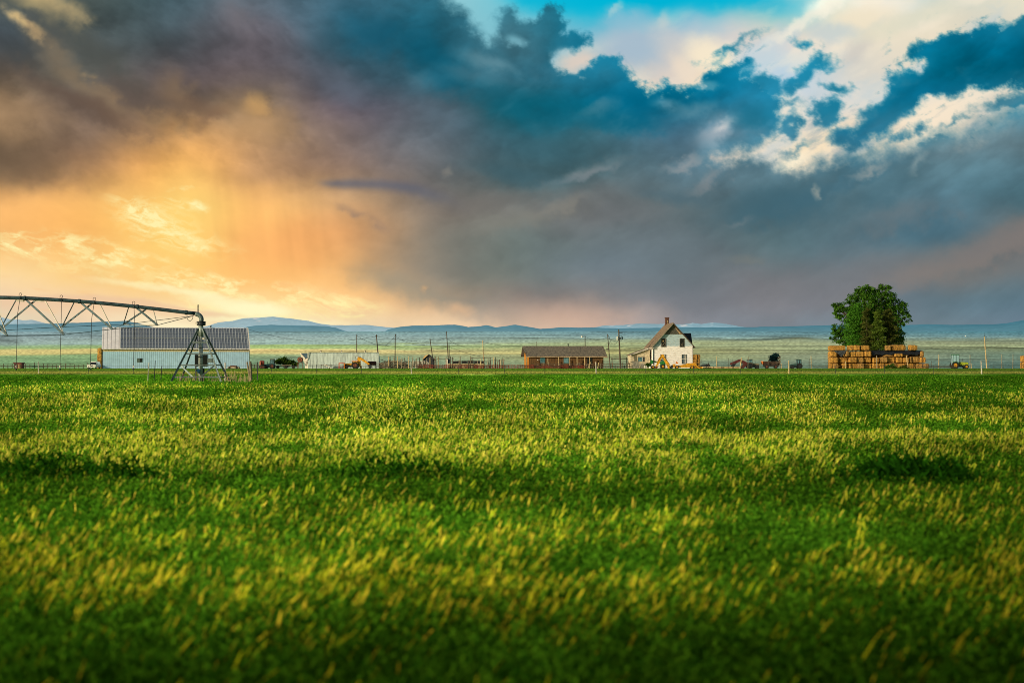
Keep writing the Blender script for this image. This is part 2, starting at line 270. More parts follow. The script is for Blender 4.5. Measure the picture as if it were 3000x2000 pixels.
# ------------------------------------------------------------------ mesh building
class MB:
    def __init__(s): s.v = []; s.f = []
    def add(s, vs, fs):
        o = len(s.v); s.v += [tuple(p) for p in vs]; s.f += [tuple(i+o for i in f) for f in fs]; return s
    def box(s, x0, x1, y0, y1, z0, z1, bev=0.0):
        if x1 < x0: x0, x1 = x1, x0
        if y1 < y0: y0, y1 = y1, y0
        if z1 < z0: z0, z1 = z1, z0
        return s.add([(x0,y0,z0),(x1,y0,z0),(x1,y1,z0),(x0,y1,z0),(x0,y0,z1),(x1,y0,z1),(x1,y1,z1),(x0,y1,z1)],
                     [(0,3,2,1),(4,5,6,7),(0,1,5,4),(1,2,6,5),(2,3,7,6),(3,0,4,7)])
    def prism(s, pts, y0, y1):
        """polygon in the xz plane extruded along y"""
        n = len(pts)
        vs = [(p[0], y0, p[1]) for p in pts]+[(p[0], y1, p[1]) for p in pts]
        return s.add(vs, [tuple(range(n)), tuple(range(2*n-1, n-1, -1))]+[(i, i+n, (i+1) % n+n, (i+1) % n) for i in range(n)])
    def prismx(s, pts, x0, x1):
        n = len(pts)
        vs = [(x0, p[0], p[1]) for p in pts]+[(x1, p[0], p[1]) for p in pts]
        return s.add(vs, [tuple(range(n-1, -1, -1)), tuple(range(n, 2*n))]+[(i, (i+1) % n, (i+1) % n+n, i+n) for i in range(n)])
    def tube(s, pts, r, n=6, r2=None, cap=True):
        P = [Vector(p) for p in pts]; m = len(P); vs = []; prev = None
        for i, p in enumerate(P):
            d = (P[min(i+1, m-1)]-P[max(i-1, 0)]).normalized()
            up = Vector((0, 0, 1)) if abs(d.z) < 0.95 else Vector((0, 1, 0))
            a = d.cross(up).normalized() if prev is None else (prev-d*prev.dot(d)).normalized()
            prev = a; b = d.cross(a).normalized()
            rr = r if r2 is None else r+(r2-r)*i/(m-1)
            for k in range(n):
                t = 2*math.pi*k/n; vs.append(p+(a*math.cos(t)+b*math.sin(t))*rr)
        fs = [(i*n+k, i*n+(k+1) % n, (i+1)*n+(k+1) % n, (i+1)*n+k) for i in range(m-1) for k in range(n)]
        if cap: fs += [tuple(range(n-1, -1, -1)), tuple(range((m-1)*n, m*n))]
        return s.add(vs, fs)
    def beam(s, p0, p1, w0, h0, w1=None, h1=None):
        """rectangular bar: w across (y-ish), h in the vertical plane"""
        w1 = w0 if w1 is None else w1; h1 = h0 if h1 is None else h1
        p0 = Vector(p0); p1 = Vector(p1); d = (p1-p0).normalized()
        side = d.cross(Vector((0, 0, 1))); side = side.normalized() if side.length > 0.05 else Vector((0, 1, 0))
        up = side.cross(d).normalized(); vs = []
        for p, w, h in ((p0, w0, h0), (p1, w1, h1)):
            vs += [p-side*w/2-up*h/2, p+side*w/2-up*h/2, p+side*w/2+up*h/2, p-side*w/2+up*h/2]
        return s.add(vs, [(0,1,2,3),(7,6,5,4),(0,4,5,1),(1,5,6,2),(2,6,7,3),(3,7,4,0)])
    def disc(s, c, r, w, n=18, inner=0.0, axis='y'):
        """wheel-like cylinder, centre c, width w along the axis; inner>0 leaves a ring"""
        vs = []
        def P(a, rr, t):
            if axis == 'y': return (c[0]+rr*math.cos(a), c[1]+t, c[2]+rr*math.sin(a))
            if axis == 'x': return (c[0]+t, c[1]+rr*math.cos(a), c[2]+rr*math.sin(a))
            return (c[0]+rr*math.cos(a), c[1]+rr*math.sin(a), c[2]+t)
        rings = [(r*0.93, -w/2), (r, -w/2*0.7), (r, w/2*0.7), (r*0.93, w/2)]
        if inner: rings += [(inner, w/2), (inner, -w/2)]
        for rr, t in rings:
            vs += [P(2*math.pi*k/n, rr, t) for k in range(n)]
        m = len(rings); fs = [(i*n+k, i*n+(k+1) % n, (i+1)*n+(k+1) % n, (i+1)*n+k) for i in range(m-1) for k in range(n)]
        if inner: fs += [((m-1)*n+k, (m-1)*n+(k+1) % n, (k+1) % n, k) for k in range(n)]
        else: fs += [tuple(range(n-1, -1, -1)), tuple(range((m-1)*n, m*n))]
        return s.add(vs, fs)
    def build(s, name, m, parent=None, off=(0, 0, 0), smooth=False):
        me = bpy.data.meshes.new(name)
        ox, oy, oz = off
        me.from_pydata([(a-ox, b-oy, c-oz) for a, b, c in s.v], [], s.f)
        me.materials.append(m); me.update()
        bm = bmesh.new(); bm.from_mesh(me); bmesh.ops.recalc_face_normals(bm, faces=bm.faces); bm.to_mesh(me); bm.free()
        if smooth:
            for p in me.polygons: p.use_smooth = True
        o = bpy.data.objects.new(name, me); col.objects.link(o)
        if parent is not None: o.parent = parent
        return o
def thing(name, label, cat, loc, rz=0, group=None):
    o = bpy.data.objects.new(name, None); o.empty_display_size = 0.3; col.objects.link(o); o.location = loc; o.rotation_euler = (0, 0, rz)
    return tag(o, label, cat, group)
def part(T, name, mb, m, parent=None, world=True, smooth=False, label=None):
    o = mb.build(name, m, parent or T, tuple(T.location) if world else (0, 0, 0), smooth)
    if label: o['label'] = label
    return o
def solo(name, label, cat, mb, m, loc, group=None, smooth=False):
    o = mb.build(name, m, None, loc, smooth); o.location = loc; return tag(o, label, cat, group)
def copy_tree(o, parent=None):
    c = o.copy(); col.objects.link(c)
    if parent is not None: c.parent = parent
    for ch in list(o.children): copy_tree(ch, c)
    return c
def mesh_np(name, V, Q, m, cols=None, air=None, smooth=False, T=None):
    """fast mesh from numpy: V (n,3), Q (k,4) quads, T (k,3) triangles"""
    me = bpy.data.meshes.new(name)
    nq = 0 if Q is None else len(Q); nt_ = 0 if T is None else len(T)
    loops = np.concatenate([a.ravel() for a in (Q, T) if a is not None]).astype(np.int32)
    starts = np.concatenate([np.arange(nq)*4, nq*4+np.arange(nt_)*3]).astype(np.int32)
    me.vertices.add(len(V)); me.vertices.foreach_set('co', np.ascontiguousarray(V, dtype=np.float32).ravel())
    me.loops.add(len(loops)); me.loops.foreach_set('vertex_index', loops)
    me.polygons.add(nq+nt_); me.polygons.foreach_set('loop_start', starts)
    me.update(calc_edges=True)
    for nm, c in (('Col', cols), ('Air', air)):
        if c is not None:
            a = me.color_attributes.new(nm, 'FLOAT_COLOR', 'POINT')
            cc = np.ones((len(V), 4), np.float32); cc[:, :3] = c; a.data.foreach_set('color', cc.ravel())
    if smooth: me.polygons.foreach_set('use_smooth', np.ones(nq+nt_, bool))
    me.materials.append(m); me.validate()
    o = bpy.data.objects.new(name, me); col.objects.link(o)
    return o
def grid_quads(nr, nc):
    i = np.arange(nr-1)[:, None]*nc+np.arange(nc-1)[None, :]
    return np.stack([i, i+1, i+nc+1, i+nc], -1).reshape(-1, 4)

# ------------------------------------------------------------------ camera, light
cam = bpy.data.cameras.new('camera'); co = bpy.data.objects.new('camera', cam); col.objects.link(co)
cam.lens = 50; cam.sensor_width = 36; cam.clip_start = 0.1; cam.clip_end = 120000
pitch = math.atan((HOR-1000.0)/F)
co.location = (0, 0, CAMZ); co.rotation_euler = (math.pi/2+pitch, 0, 0)
cam.dof.use_dof = True; cam.dof.focus_distance = 220; cam.dof.aperture_fstop = 1.6
sc.camera = co
SUN_EL = math.radians(13.0); SUN_TOCAM = math.radians(33.0)
to_sun = Vector((-math.cos(SUN_TOCAM)*math.cos(SUN_EL), -math.sin(SUN_TOCAM)*math.cos(SUN_EL), math.sin(SUN_EL)))
sl = bpy.data.lights.new('sun', 'SUN'); so = bpy.data.objects.new('sun', sl); col.objects.link(so)
sl.energy = 4.8; sl.angle = math.radians(0.6); sl.color = (1.0, 0.86, 0.62)
so.rotation_euler = (-to_sun).to_track_quat('-Z', 'Y').to_euler(); so.location = (-50, -30, 60)
w = bpy.data.worlds.new('World'); sc.world = w; w.use_nodes = True
nt = w.node_tree; nt.nodes.clear()
wo = nt.nodes.new('ShaderNodeOutputWorld'); bg = nt.nodes.new('ShaderNodeBackground'); skn = nt.nodes.new('ShaderNodeTexSky')
skn.sky_type = 'NISHITA'; skn.sun_disc = False; skn.sun_elevation = SUN_EL; skn.sun_rotation = math.atan2(to_sun.x, to_sun.y)
skn.air_density = 1.2; skn.dust_density = 1.5
nt.links.new(skn.outputs[0], bg.inputs[0]); nt.links.new(bg.outputs[0], wo.inputs[0]); bg.inputs[1].default_value = 0.11
sc.view_settings.view_transform = 'Standard'; sc.view_settings.look = 'None'; sc.view_settings.exposure = 0; sc.view_settings.gamma = 1
sc.cycles.use_denoising = True; sc.cycles.filter_width = 0.95; sc.cycles.max_bounces = 6; sc.cycles.diffuse_bounces = 3; sc.cycles.transparent_max_bounces = 4

# ------------------------------------------------------------------ sky dome section
def make_sky():
    xs = np.concatenate([np.arange(-1500, -30, 30), np.arange(-30, 3030, 2.93), np.arange(3030, 4520, 30)])
    ys = np.concatenate([np.arange(-1500, -30, 30), np.arange(-30, 985, 2.93), np.arange(985, 1101, 10)])
    X, Y = np.meshgrid(xs, ys)
    img = s2l(paint_sky(X.ravel(), Y.ravel()))
    cp, sp = math.cos(pitch), math.sin(pitch)
    dx = (X.ravel()-1500)/F; dz = (1000-Y.ravel())/F
    D = np.stack([dx, cp-dz*sp, sp+dz*cp], -1); D /= np.linalg.norm(D, axis=1)[:, None]
    V = D*60000.0; V[:, 2] += CAMZ
    o = mesh_np('sky', V, grid_quads(len(ys), len(xs)), mat_attr('sky', 'emit'), img)
    tag(o, 'sunset sky of torn grey and teal clouds over an orange glow', kind='structure')
make_sky()

# ------------------------------------------------------------------ terrain
EFLAT = 0.42       # display value of white on flat ground; turns a wanted colour into an albedo
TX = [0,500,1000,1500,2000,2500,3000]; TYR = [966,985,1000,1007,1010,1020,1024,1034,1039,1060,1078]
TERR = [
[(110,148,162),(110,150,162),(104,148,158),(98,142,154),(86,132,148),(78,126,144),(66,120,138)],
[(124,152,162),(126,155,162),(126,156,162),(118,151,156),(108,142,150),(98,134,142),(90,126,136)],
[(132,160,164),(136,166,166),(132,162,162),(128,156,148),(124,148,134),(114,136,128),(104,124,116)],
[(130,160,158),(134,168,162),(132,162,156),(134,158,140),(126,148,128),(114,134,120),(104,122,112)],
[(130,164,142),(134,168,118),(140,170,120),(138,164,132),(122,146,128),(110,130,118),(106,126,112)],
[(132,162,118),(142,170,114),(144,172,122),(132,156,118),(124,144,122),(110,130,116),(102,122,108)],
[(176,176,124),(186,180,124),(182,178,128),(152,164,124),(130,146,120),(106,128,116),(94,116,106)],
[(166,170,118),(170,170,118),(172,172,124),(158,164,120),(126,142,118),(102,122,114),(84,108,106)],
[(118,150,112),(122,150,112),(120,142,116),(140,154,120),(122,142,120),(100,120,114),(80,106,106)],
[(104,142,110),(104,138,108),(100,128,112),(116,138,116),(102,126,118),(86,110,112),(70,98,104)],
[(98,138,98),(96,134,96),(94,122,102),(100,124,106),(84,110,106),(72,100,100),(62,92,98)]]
def terrain():
    Ys = np.concatenate([np.arange(345, 420, 15), np.geomspace(420, 9000, 230)])
    pxs = np.concatenate([np.arange(-900, -30, 20.0), np.arange(-30, 3031, 5.0), np.arange(3040, 3901, 20.0)])
    PX, YY = np.meshgrid(pxs, Ys)
    yp = np.interp(np.log(YY), np.log([345, 420, 700, 1000, 1500, 2200, 3500, 6000, 9000]), [1079.9, 1076.9, 1062, 1047, 1029, 1013, 1000, 984, 970.5])
    X = (PX-1500)*YY/F
    und = fbm(X/900+3, YY/500, 5, 900)
    amp = np.interp(np.log(YY), np.log([345, 450, 1000, 3000, 9000]), [0, 0.4, 3.0, 3.0, 1.2])
    yp2 = yp-und*amp
    # small dark knoll on the right
    kn = np.exp(-((PX-2345)/55.0)**2)*np.exp(-((np.log(YY)-np.log(3900))/0.16)**2)
    yp2 -= 9*kn
    Z = CAMZ+(HOR-yp2)*YY/F
    Z[YY <= 345.01] = -0.02
    V = np.stack([X.ravel(), YY.ravel(), Z.ravel()], -1)
    n1 = fbm(X/420, YY/260, 6, 910, 0.6).ravel(); n2 = fbm(PX/70, yp/7, 5, 915, 0.6).ravel(); n3 = fbm(PX/5, yp/2.4, 3, 917, 0.7).ravel()
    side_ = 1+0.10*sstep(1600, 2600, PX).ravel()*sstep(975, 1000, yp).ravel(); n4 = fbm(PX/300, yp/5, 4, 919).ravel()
    c = gridcol(TERR, TX, TYR, np.clip(PX.ravel()+120*n4, 0, 3000), np.clip(yp.ravel()+4*n4*1.0+2.2*n2+np.interp(PX.ravel(), [0, 300, 700], [-4, 2, 0])*sstep(1025, 1040, yp.ravel()), 966, 1078))
    fold = np.abs(fbm(PX/210, (yp+PX*0.012)/9, 5, 927, 0.55)).ravel()
    c = c*(1+0.06*n1+0.05*n2+0.20*n3-0.0*sstep(0.14, 0.0, fold)*sstep(1078, 1040, yp.ravel())+0.05)[:, None]*side_[:, None]
    # brushy dark patches / pale strips
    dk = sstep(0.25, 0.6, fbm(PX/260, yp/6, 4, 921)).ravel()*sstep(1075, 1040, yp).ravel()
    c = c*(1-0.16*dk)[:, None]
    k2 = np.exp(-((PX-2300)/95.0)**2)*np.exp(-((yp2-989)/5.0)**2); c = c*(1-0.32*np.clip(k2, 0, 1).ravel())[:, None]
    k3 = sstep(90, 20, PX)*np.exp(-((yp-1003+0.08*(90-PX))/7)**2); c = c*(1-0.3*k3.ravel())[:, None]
    roll = np.zeros_like(PX)  # light and shade of rolling folds, painted into the plain's colour
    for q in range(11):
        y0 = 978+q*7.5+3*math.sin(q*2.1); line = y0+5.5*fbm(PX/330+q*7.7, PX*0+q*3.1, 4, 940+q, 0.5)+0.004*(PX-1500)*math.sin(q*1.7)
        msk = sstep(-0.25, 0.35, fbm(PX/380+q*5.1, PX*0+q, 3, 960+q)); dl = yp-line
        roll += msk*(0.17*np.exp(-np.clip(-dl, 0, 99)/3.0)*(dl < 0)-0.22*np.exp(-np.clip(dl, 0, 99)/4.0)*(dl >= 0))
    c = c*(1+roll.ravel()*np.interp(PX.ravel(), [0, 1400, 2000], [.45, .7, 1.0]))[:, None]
    c = c*np.array((1.07, 1.0, 0.94)); rb = (sstep(1300, 1900, PX)*sstep(988, 1000, yp)).ravel()[:, None]; c = c*(1-rb*np.array((-0.04, 0.0, 0.09)))
    cl = s2l(np.clip(c, 0, 255)/255)
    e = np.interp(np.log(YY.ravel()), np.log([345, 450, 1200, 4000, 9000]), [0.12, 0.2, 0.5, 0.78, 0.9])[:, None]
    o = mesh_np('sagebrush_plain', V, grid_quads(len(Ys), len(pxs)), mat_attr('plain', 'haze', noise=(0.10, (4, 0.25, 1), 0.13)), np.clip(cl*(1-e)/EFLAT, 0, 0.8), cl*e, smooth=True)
    tag(o, 'gently rising sagebrush plain and pale pasture behind the farm', kind='structure')
    return
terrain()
def ridge(name, label, prof, Y, ybot, ctop, cbot, seed, rough, snow=False, sharp=0.6):
    pxs = np.arange(-900, 3901, 4.0); nr = 26
    px_, py_ = zip(*prof)
    top = np.interp(pxs, px_, py_)+rough*fbm(pxs/26, pxs*0+seed, 5, seed, 0.6)
    rows = []; 
    for k in range(nr):
        t = k/(nr-1); Yk = Y*(0.78+0.22*t)
        yy = ybot+(top-ybot)*t**sharp
        rows.append(np.stack([(pxs-1500)*Yk/F, np.full_like(pxs, Yk), CAMZ+(HOR-yy)*Yk/F], -1))
    Yk = Y*1.1; rows.append(np.stack([(pxs-1500)*Yk/F, np.full_like(pxs, Yk), np.full_like(pxs, -200.0)], -1))
    V = np.array(rows); nR = nr+1
    T = np.repeat(np.linspace(0, 1, nr), len(pxs)).reshape(nr, -1); T = np.vstack([T, T[-1:]])
    PX = np.tile(pxs, (nR, 1)); side = np.clip(PX/3000, 0, 1)[..., None]
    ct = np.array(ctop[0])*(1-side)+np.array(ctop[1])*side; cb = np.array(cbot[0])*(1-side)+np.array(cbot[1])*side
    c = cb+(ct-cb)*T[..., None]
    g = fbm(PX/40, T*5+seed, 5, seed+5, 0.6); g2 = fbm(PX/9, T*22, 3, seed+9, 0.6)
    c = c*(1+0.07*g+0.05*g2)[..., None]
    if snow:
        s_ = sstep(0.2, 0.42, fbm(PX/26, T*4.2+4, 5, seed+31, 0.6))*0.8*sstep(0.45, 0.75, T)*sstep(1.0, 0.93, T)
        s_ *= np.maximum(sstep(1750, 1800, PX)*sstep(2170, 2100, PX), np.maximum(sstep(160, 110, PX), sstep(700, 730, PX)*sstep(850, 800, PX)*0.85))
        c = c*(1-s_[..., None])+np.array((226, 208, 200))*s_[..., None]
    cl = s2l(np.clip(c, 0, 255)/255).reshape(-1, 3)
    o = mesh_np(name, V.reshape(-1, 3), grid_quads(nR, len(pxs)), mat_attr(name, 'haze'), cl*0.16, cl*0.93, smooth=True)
    tag(o, label, kind='structure')
HILLS = [(-900,945),(0,950),(60,949),(140,948),(230,945),(300,942),(372,940),(420,950),(442,957),(520,968),(640,968),(700,964),(725,957),(748,953.5),(791,951),(850,952.5),(914,954),(957,955),(985,960),(1010,969),(1040,975),(1120,975),(1135,966),(1157,960),(1180,956.5),(1204,954),(1276,952.6),(1332,951),(1355,954),(1372,958),(1408,955),(1425,952.3),(1437,955),(1451,958.4),(1480,955),(1493,953),(1510,951),(1527,954),(1557,958),(1582,963),(1638,959),(1723,959),(1808,961.5),(2000,959),(2170,958.5),(2289,956),(2425,952.6),(2638,952.6),(2723,949.6),(2787,952),(2850,950),(2914,949.6),(2948,946.6),(3000,937),(3300,915),(3900,920)]
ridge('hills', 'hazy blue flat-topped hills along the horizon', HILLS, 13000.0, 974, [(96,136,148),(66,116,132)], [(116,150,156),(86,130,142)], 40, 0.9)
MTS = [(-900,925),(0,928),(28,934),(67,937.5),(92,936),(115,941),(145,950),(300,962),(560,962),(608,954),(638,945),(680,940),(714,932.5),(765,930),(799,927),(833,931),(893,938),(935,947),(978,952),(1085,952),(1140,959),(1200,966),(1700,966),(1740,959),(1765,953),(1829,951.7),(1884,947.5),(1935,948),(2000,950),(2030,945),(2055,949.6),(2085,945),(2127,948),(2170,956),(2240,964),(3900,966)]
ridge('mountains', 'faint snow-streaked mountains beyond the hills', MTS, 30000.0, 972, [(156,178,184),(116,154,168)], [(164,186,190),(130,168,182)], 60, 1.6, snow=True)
# the flat ground: field soil, verge and farmyard
def ground():
    Ys = np.concatenate([np.arange(-60, 160, 4.0), np.arange(160, 185, 1.0), np.arange(185, 346, 3.0), [346]])
    us = np.linspace(-1, 1, 220)
    U, YY = np.meshgrid(us, Ys); X = U*(90+np.abs(YY)*0.75)
    Z = -0.2+0.2*sstep(163, 177, YY)+0.04*fbm(X/9, YY/9, 3, 5)*sstep(345, 330, YY)
    yp = HOR+(CAMZ-Z)*F/np.maximum(YY, 4)
    n = fbm(X/5, YY/9, 5, 77, 0.6); nb = fbm(X/40, YY/30, 4, 78)
    field = np.array((14, 30, 4.0)); tan = np.array((186, 184, 96.0)); grn = np.array((112, 150, 44.0)); yard = np.array((120, 124, 76.0))
    c = np.zeros(X.shape+(3,))+field; a = sstep(25, 110, YY)[..., None]; c = c*(1-a)+np.array((44, 92, 10.0))*a
    a = sstep(166, 184, YY+10*n)[..., None]; c = c*(1-a)+(tan*0.92)*a
    a = (sstep(200, 250, YY+70*n+30*nb))[..., None]; c = c*(1-a)+grn*a
    a = (sstep(325, 338, YY))[..., None]; c = c*(1-a)+yard*a
    rt = sstep(0, 60, X)[..., None]*sstep(150, 180, YY)[..., None]; c = c*(1-rt*np.array((0.28, 0.2, 0.3)))
    c = c*(1+0.25*n+0.1*nb)[..., None]
    cl = s2l(np.clip(c, 0, 255)/255).reshape(-1, 3)
    o = mesh_np('ground', np.stack([X, YY, Z], -1).reshape(-1, 3), grid_quads(len(Ys), len(us)), mat_attr('ground', 'diffuse', noise=(2.2, (1, 0.12, 1), 0.55)), np.clip(cl/EFLAT, 0, 0.9), smooth=True)
    tag(o, 'flat field soil, dry grass verge and farmyard ground', kind='structure')
ground()

# ------------------------------------------------------------------ grass
def blades(n, ymin, ymax, expo, hfun, wfun, lean, colfun, xm=1.12, base=-0.2, bend=0.35, jit=0.24, dens_mask=None, seg=2, name='grass'):
    u = rng.random(n)
    a = 2-expo if expo != 2 else 1e-3
    Y = (ymin**a+u*(ymax**a-ymin**a))**(1/a)
    X = (rng.random(n)*2-1)*Y*0.36*xm+(rng.random(n)*2-1)*1.0
    if dens_mask is not None:
        k = rng.random(n) < dens_mask(X, Y); X = X[k]; Y = Y[k]; n = len(X)
    h = hfun(X, Y)*(0.7+0.5*rng.random(n)); wd = wfun(Y)*(0.7+0.6*rng.random(n))
    lx = lean(X, Y)+rng.normal(0, jit, n); ly = rng.normal(0, 0.18, n)
    ang = rng.random(n)*np.pi; ax = np.cos(ang); ay = np.sin(ang)*0.7
    z0 = (base-0.03)+0*X if not callable(base) else base(Y)
    ts = np.linspace(0, 1, seg+1); V = []; 
    for t in ts:
        cx = X+h*(lx*t+lx*bend*t*t); cy = Y+h*(ly*t); cz = z0+h*t*(1-0.12*t*np.abs(lx))
        ww = wd*(1.0 if t < 0.01 else (1-t)**0.6+0.12)
        if name == 'stalk': ww = wd*(0.3 if t < 0.6 else (1.25 if t < 0.95 else 0.35))
        V.append(np.stack([cx-ax*ww/2, cy-ay*ww/2, cz], -1)); V.append(np.stack([cx+ax*ww/2, cy+ay*ww/2, cz], -1))
    V = np.stack(V, 1); m = 2*(seg+1)
    idx = np.arange(n)[:, None]*m
    Q = np.concatenate([idx+np.array([2*k, 2*k+1, 2*k+3, 2*k+2])[None] for k in range(seg)])
    c = colfun(X, Y)                       # (n,3) linear
    tt = np.repeat(ts, 2)
    C = c[:, None, :]*(0.12+0.98*tt)[None, :, None]  # shade between blades painted in: colour darkens towards the foot
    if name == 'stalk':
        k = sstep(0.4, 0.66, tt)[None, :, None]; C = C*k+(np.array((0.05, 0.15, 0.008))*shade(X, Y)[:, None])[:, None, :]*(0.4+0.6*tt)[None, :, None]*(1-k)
    return V.reshape(-1, 3), Q, C.reshape(-1, 3)
def yellowness(X, Y):
    """share of ripe yellow stalks: bands across the field as seen in the photo"""
    b = np.interp(Y, [4, 6.5, 7.4, 8.6, 9.6, 10.6, 12, 14.2, 16, 18, 20, 22, 27, 29, 31.5, 36, 43, 60, 80, 95, 112, 120, 165],
                     [.01, .015, .03, .13, .15, .10, .10, .10, .05, .08, .26, .42, .50, .20, .14, .34, .25, .29, .20, .08, .02, .01, .01])
    n = fbm(X/(1.0+Y*0.10), Y/(0.6+Y*0.03), 4, 600, 0.6)
    n2 = fbm(X/(0.3+Y*0.02), Y/(0.4+Y*0.03), 3, 620, 0.6)
    return np.clip(b*(1+1.9*n+2.2*n2), 0, 1)
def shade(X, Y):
    b = np.interp(Y, [4.5, 6, 7.5, 9, 12, 15, 17, 20, 30, 100, 112, 170], [.42, .54, .90, 1.35, 1.38, 1.2, 1.22, 1.38, 1.45, 1.5, 1.45, 1.35])  # near-field darkening like cloud shadow and vignette, put into the blade colour
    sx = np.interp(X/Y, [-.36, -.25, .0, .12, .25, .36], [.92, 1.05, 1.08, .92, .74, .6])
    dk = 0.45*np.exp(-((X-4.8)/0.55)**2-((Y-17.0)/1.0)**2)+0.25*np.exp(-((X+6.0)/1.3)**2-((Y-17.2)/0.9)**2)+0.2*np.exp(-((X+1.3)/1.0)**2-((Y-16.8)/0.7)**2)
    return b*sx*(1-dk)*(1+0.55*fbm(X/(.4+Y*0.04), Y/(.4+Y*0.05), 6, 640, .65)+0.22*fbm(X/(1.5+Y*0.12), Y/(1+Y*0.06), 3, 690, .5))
def mixc(a, b, t): return a[None]*(1-t[:, None])+b[None]*t[:, None]
GA = np.array((0.032, 0.140, 0.006)); GB = np.array((0.120, 0.340, 0.014)); YA = np.array((0.38, 0.49, 0.022)); YB = np.array((0.66, 0.55, 0.085))
def cgreen(X, Y):
    t = np.clip(rng.random(len(X))*0.8+0.9*yellowness(X, Y), 0, 1)
    c = mixc(GA, GB, t); y = yellowness(X, Y)[:, None]
    y = np.clip(y*2.2, 0, 1); c = c*(1-0.5*y)+np.array((0.17, 0.32, 0.012))*0.5*y
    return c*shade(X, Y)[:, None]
def cyel(X, Y):
    c = mixc(YA, YB, rng.random(len(X))**1.4)*np.stack([np.interp(Y, [6, 18], [1.05, 1]), np.interp(Y, [6, 18], [.88, 1]), np.interp(Y, [6, 20], [.35, 1])], -1)
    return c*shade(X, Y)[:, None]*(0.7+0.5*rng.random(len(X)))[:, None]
def make_grass():
    parts = []
    lean = lambda X, Y: np.interp(Y, [5, 10, 20, 60], [0.42, 0.34, 0.2, 0.1])
    # leafy green understorey
    hole = lambda X, Y: 0.12+0.88*sstep(-0.4, 0.12, fbm(X/(0.5+Y*0.035), Y/(0.5+Y*0.05), 4, 660, 0.6))
    parts.append(blades(560000, 3.6, 176, 1.72, lambda X, Y: 0.165+0.06*fbm(X/.7, Y/.9, 4, 650, .6), lambda Y: 0.006*(Y/5)**0.66+0.003, lean, cgreen, dens_mask=hole, xm=1.25))
    # small leaves that break up the canopy
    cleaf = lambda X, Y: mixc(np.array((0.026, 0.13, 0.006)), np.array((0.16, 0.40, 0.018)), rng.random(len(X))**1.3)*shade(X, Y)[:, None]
    parts.append(blades(330000, 3.6, 150, 1.75, lambda X, Y: 0.035+0.0006*Y, lambda Y: 0.012*(Y/5)**0.62+0.002, lambda X, Y: rng.normal(0.1, 0.8, len(X)), cleaf, xm=1.25, base=lambda Y: -0.2+0.05+0.13*rng.random(len(Y))))
    # rank dark clumps in the crop
    for (cx, cy, sx, sy, n_) in ((4.6, 17.0, .34, .4, 1900), (5.1, 16.7, .2, .25, 700), (-5.7, 17.3, .5, .4, 700), (-4.6, 16.9, .3, .3, 350), (-1.4, 17.4, .5, .45, 450), (9.5, 70, 2.2, .8, 700), (-3, 33, .8, .5, 350)):
        sv = rng.normal(size=(2, n_)); PXc = cx+sx*sv[0]; PYc = cy+sy*sv[1]; st = (0.012, 0.060, 0.003)
        hh = .30*np.exp(-(sv[0]**2+sv[1]**2)/3)+.08; z0_ = -0.2+hh*rng.random(n_); an = rng.random(n_)*6.28; L1 = .05+.04*rng.random(n_); W1 = .014
        dx = np.cos(an)*L1; dyy = np.sin(an)*L1; dz = L1*rng.normal(.4, .6, n_)
        Vc = np.stack([np.stack([PXc-W1, PYc, z0_], -1), np.stack([PXc+W1, PYc, z0_], -1), np.stack([PXc+dx+W1, PYc+dyy, z0_+dz], -1), np.stack([PXc+dx-W1, PYc+dyy, z0_+dz], -1)], 1).reshape(-1, 3)
        cc_ = np.repeat(np.array(st)[None]*(.5+1.6*rng.random(n_)**2)[:, None], 4, 0); parts.append((Vc, np.arange(4*n_).reshape(-1, 4), cc_))
    # ripe stalks with seed heads
    dm = lambda X, Y: yellowness(X, Y)
    parts.append(blades(420000, 3.6, 172, 1.72, lambda X, Y: np.interp(Y, [5, 30, 100, 172], [0.225, 0.235, 0.25, 0.20]), lambda Y: 0.007*(Y/5)**0.6+0.002, lean, cyel, dens_mask=dm, xm=1.25, seg=4, jit=0.15, name='stalk'))
    vs = []; qs = []; cs = []; o = 0
    for V, Q, C in parts: vs.append(V); qs.append(Q+o); cs.append(C); o += len(V)
    ob = mesh_np('grass', np.concatenate(vs), np.concatenate(qs), mat_attr('grass', 'diffuse', trans=0.35), np.concatenate(cs))
    tag(ob, 'green and yellow grass crop covering the whole field', 'grass', kind='stuff')
    # dry verge beyond the crop
    cv = lambda X, Y: mixc(np.array((0.42, 0.42, 0.10)), np.array((0.13, 0.24, 0.03)), np.clip(sstep(196, 240, Y+12*fbm(X/6, Y/8, 3, 3))+0.3*rng.random(len(X)), 0, 1))*(0.7+0.7*rng.random(len(X)))[:, None]*np.interp(X/Y, [0, .1, .36], [1, .85, .7])[:, None]
    V, Q, C = blades(150000, 174, 333, 1.2, lambda X, Y: 0.15+0.08*fbm(X/3, Y/8, 3, 31), lambda Y: 0.0004*Y+0.03, lambda X, Y: 0.1+0*X, cv, xm=1.15, base=lambda Y: np.interp(Y, [163, 177], [-0.2, 0.0])-0.01)
    ob = mesh_np('verge_grass', V, Q, mat_attr('grass', 'diffuse', trans=0.35), C)
    tag(ob, 'short dry grass strip between the crop and the farmyard', 'grass', kind='stuff')
make_grass()
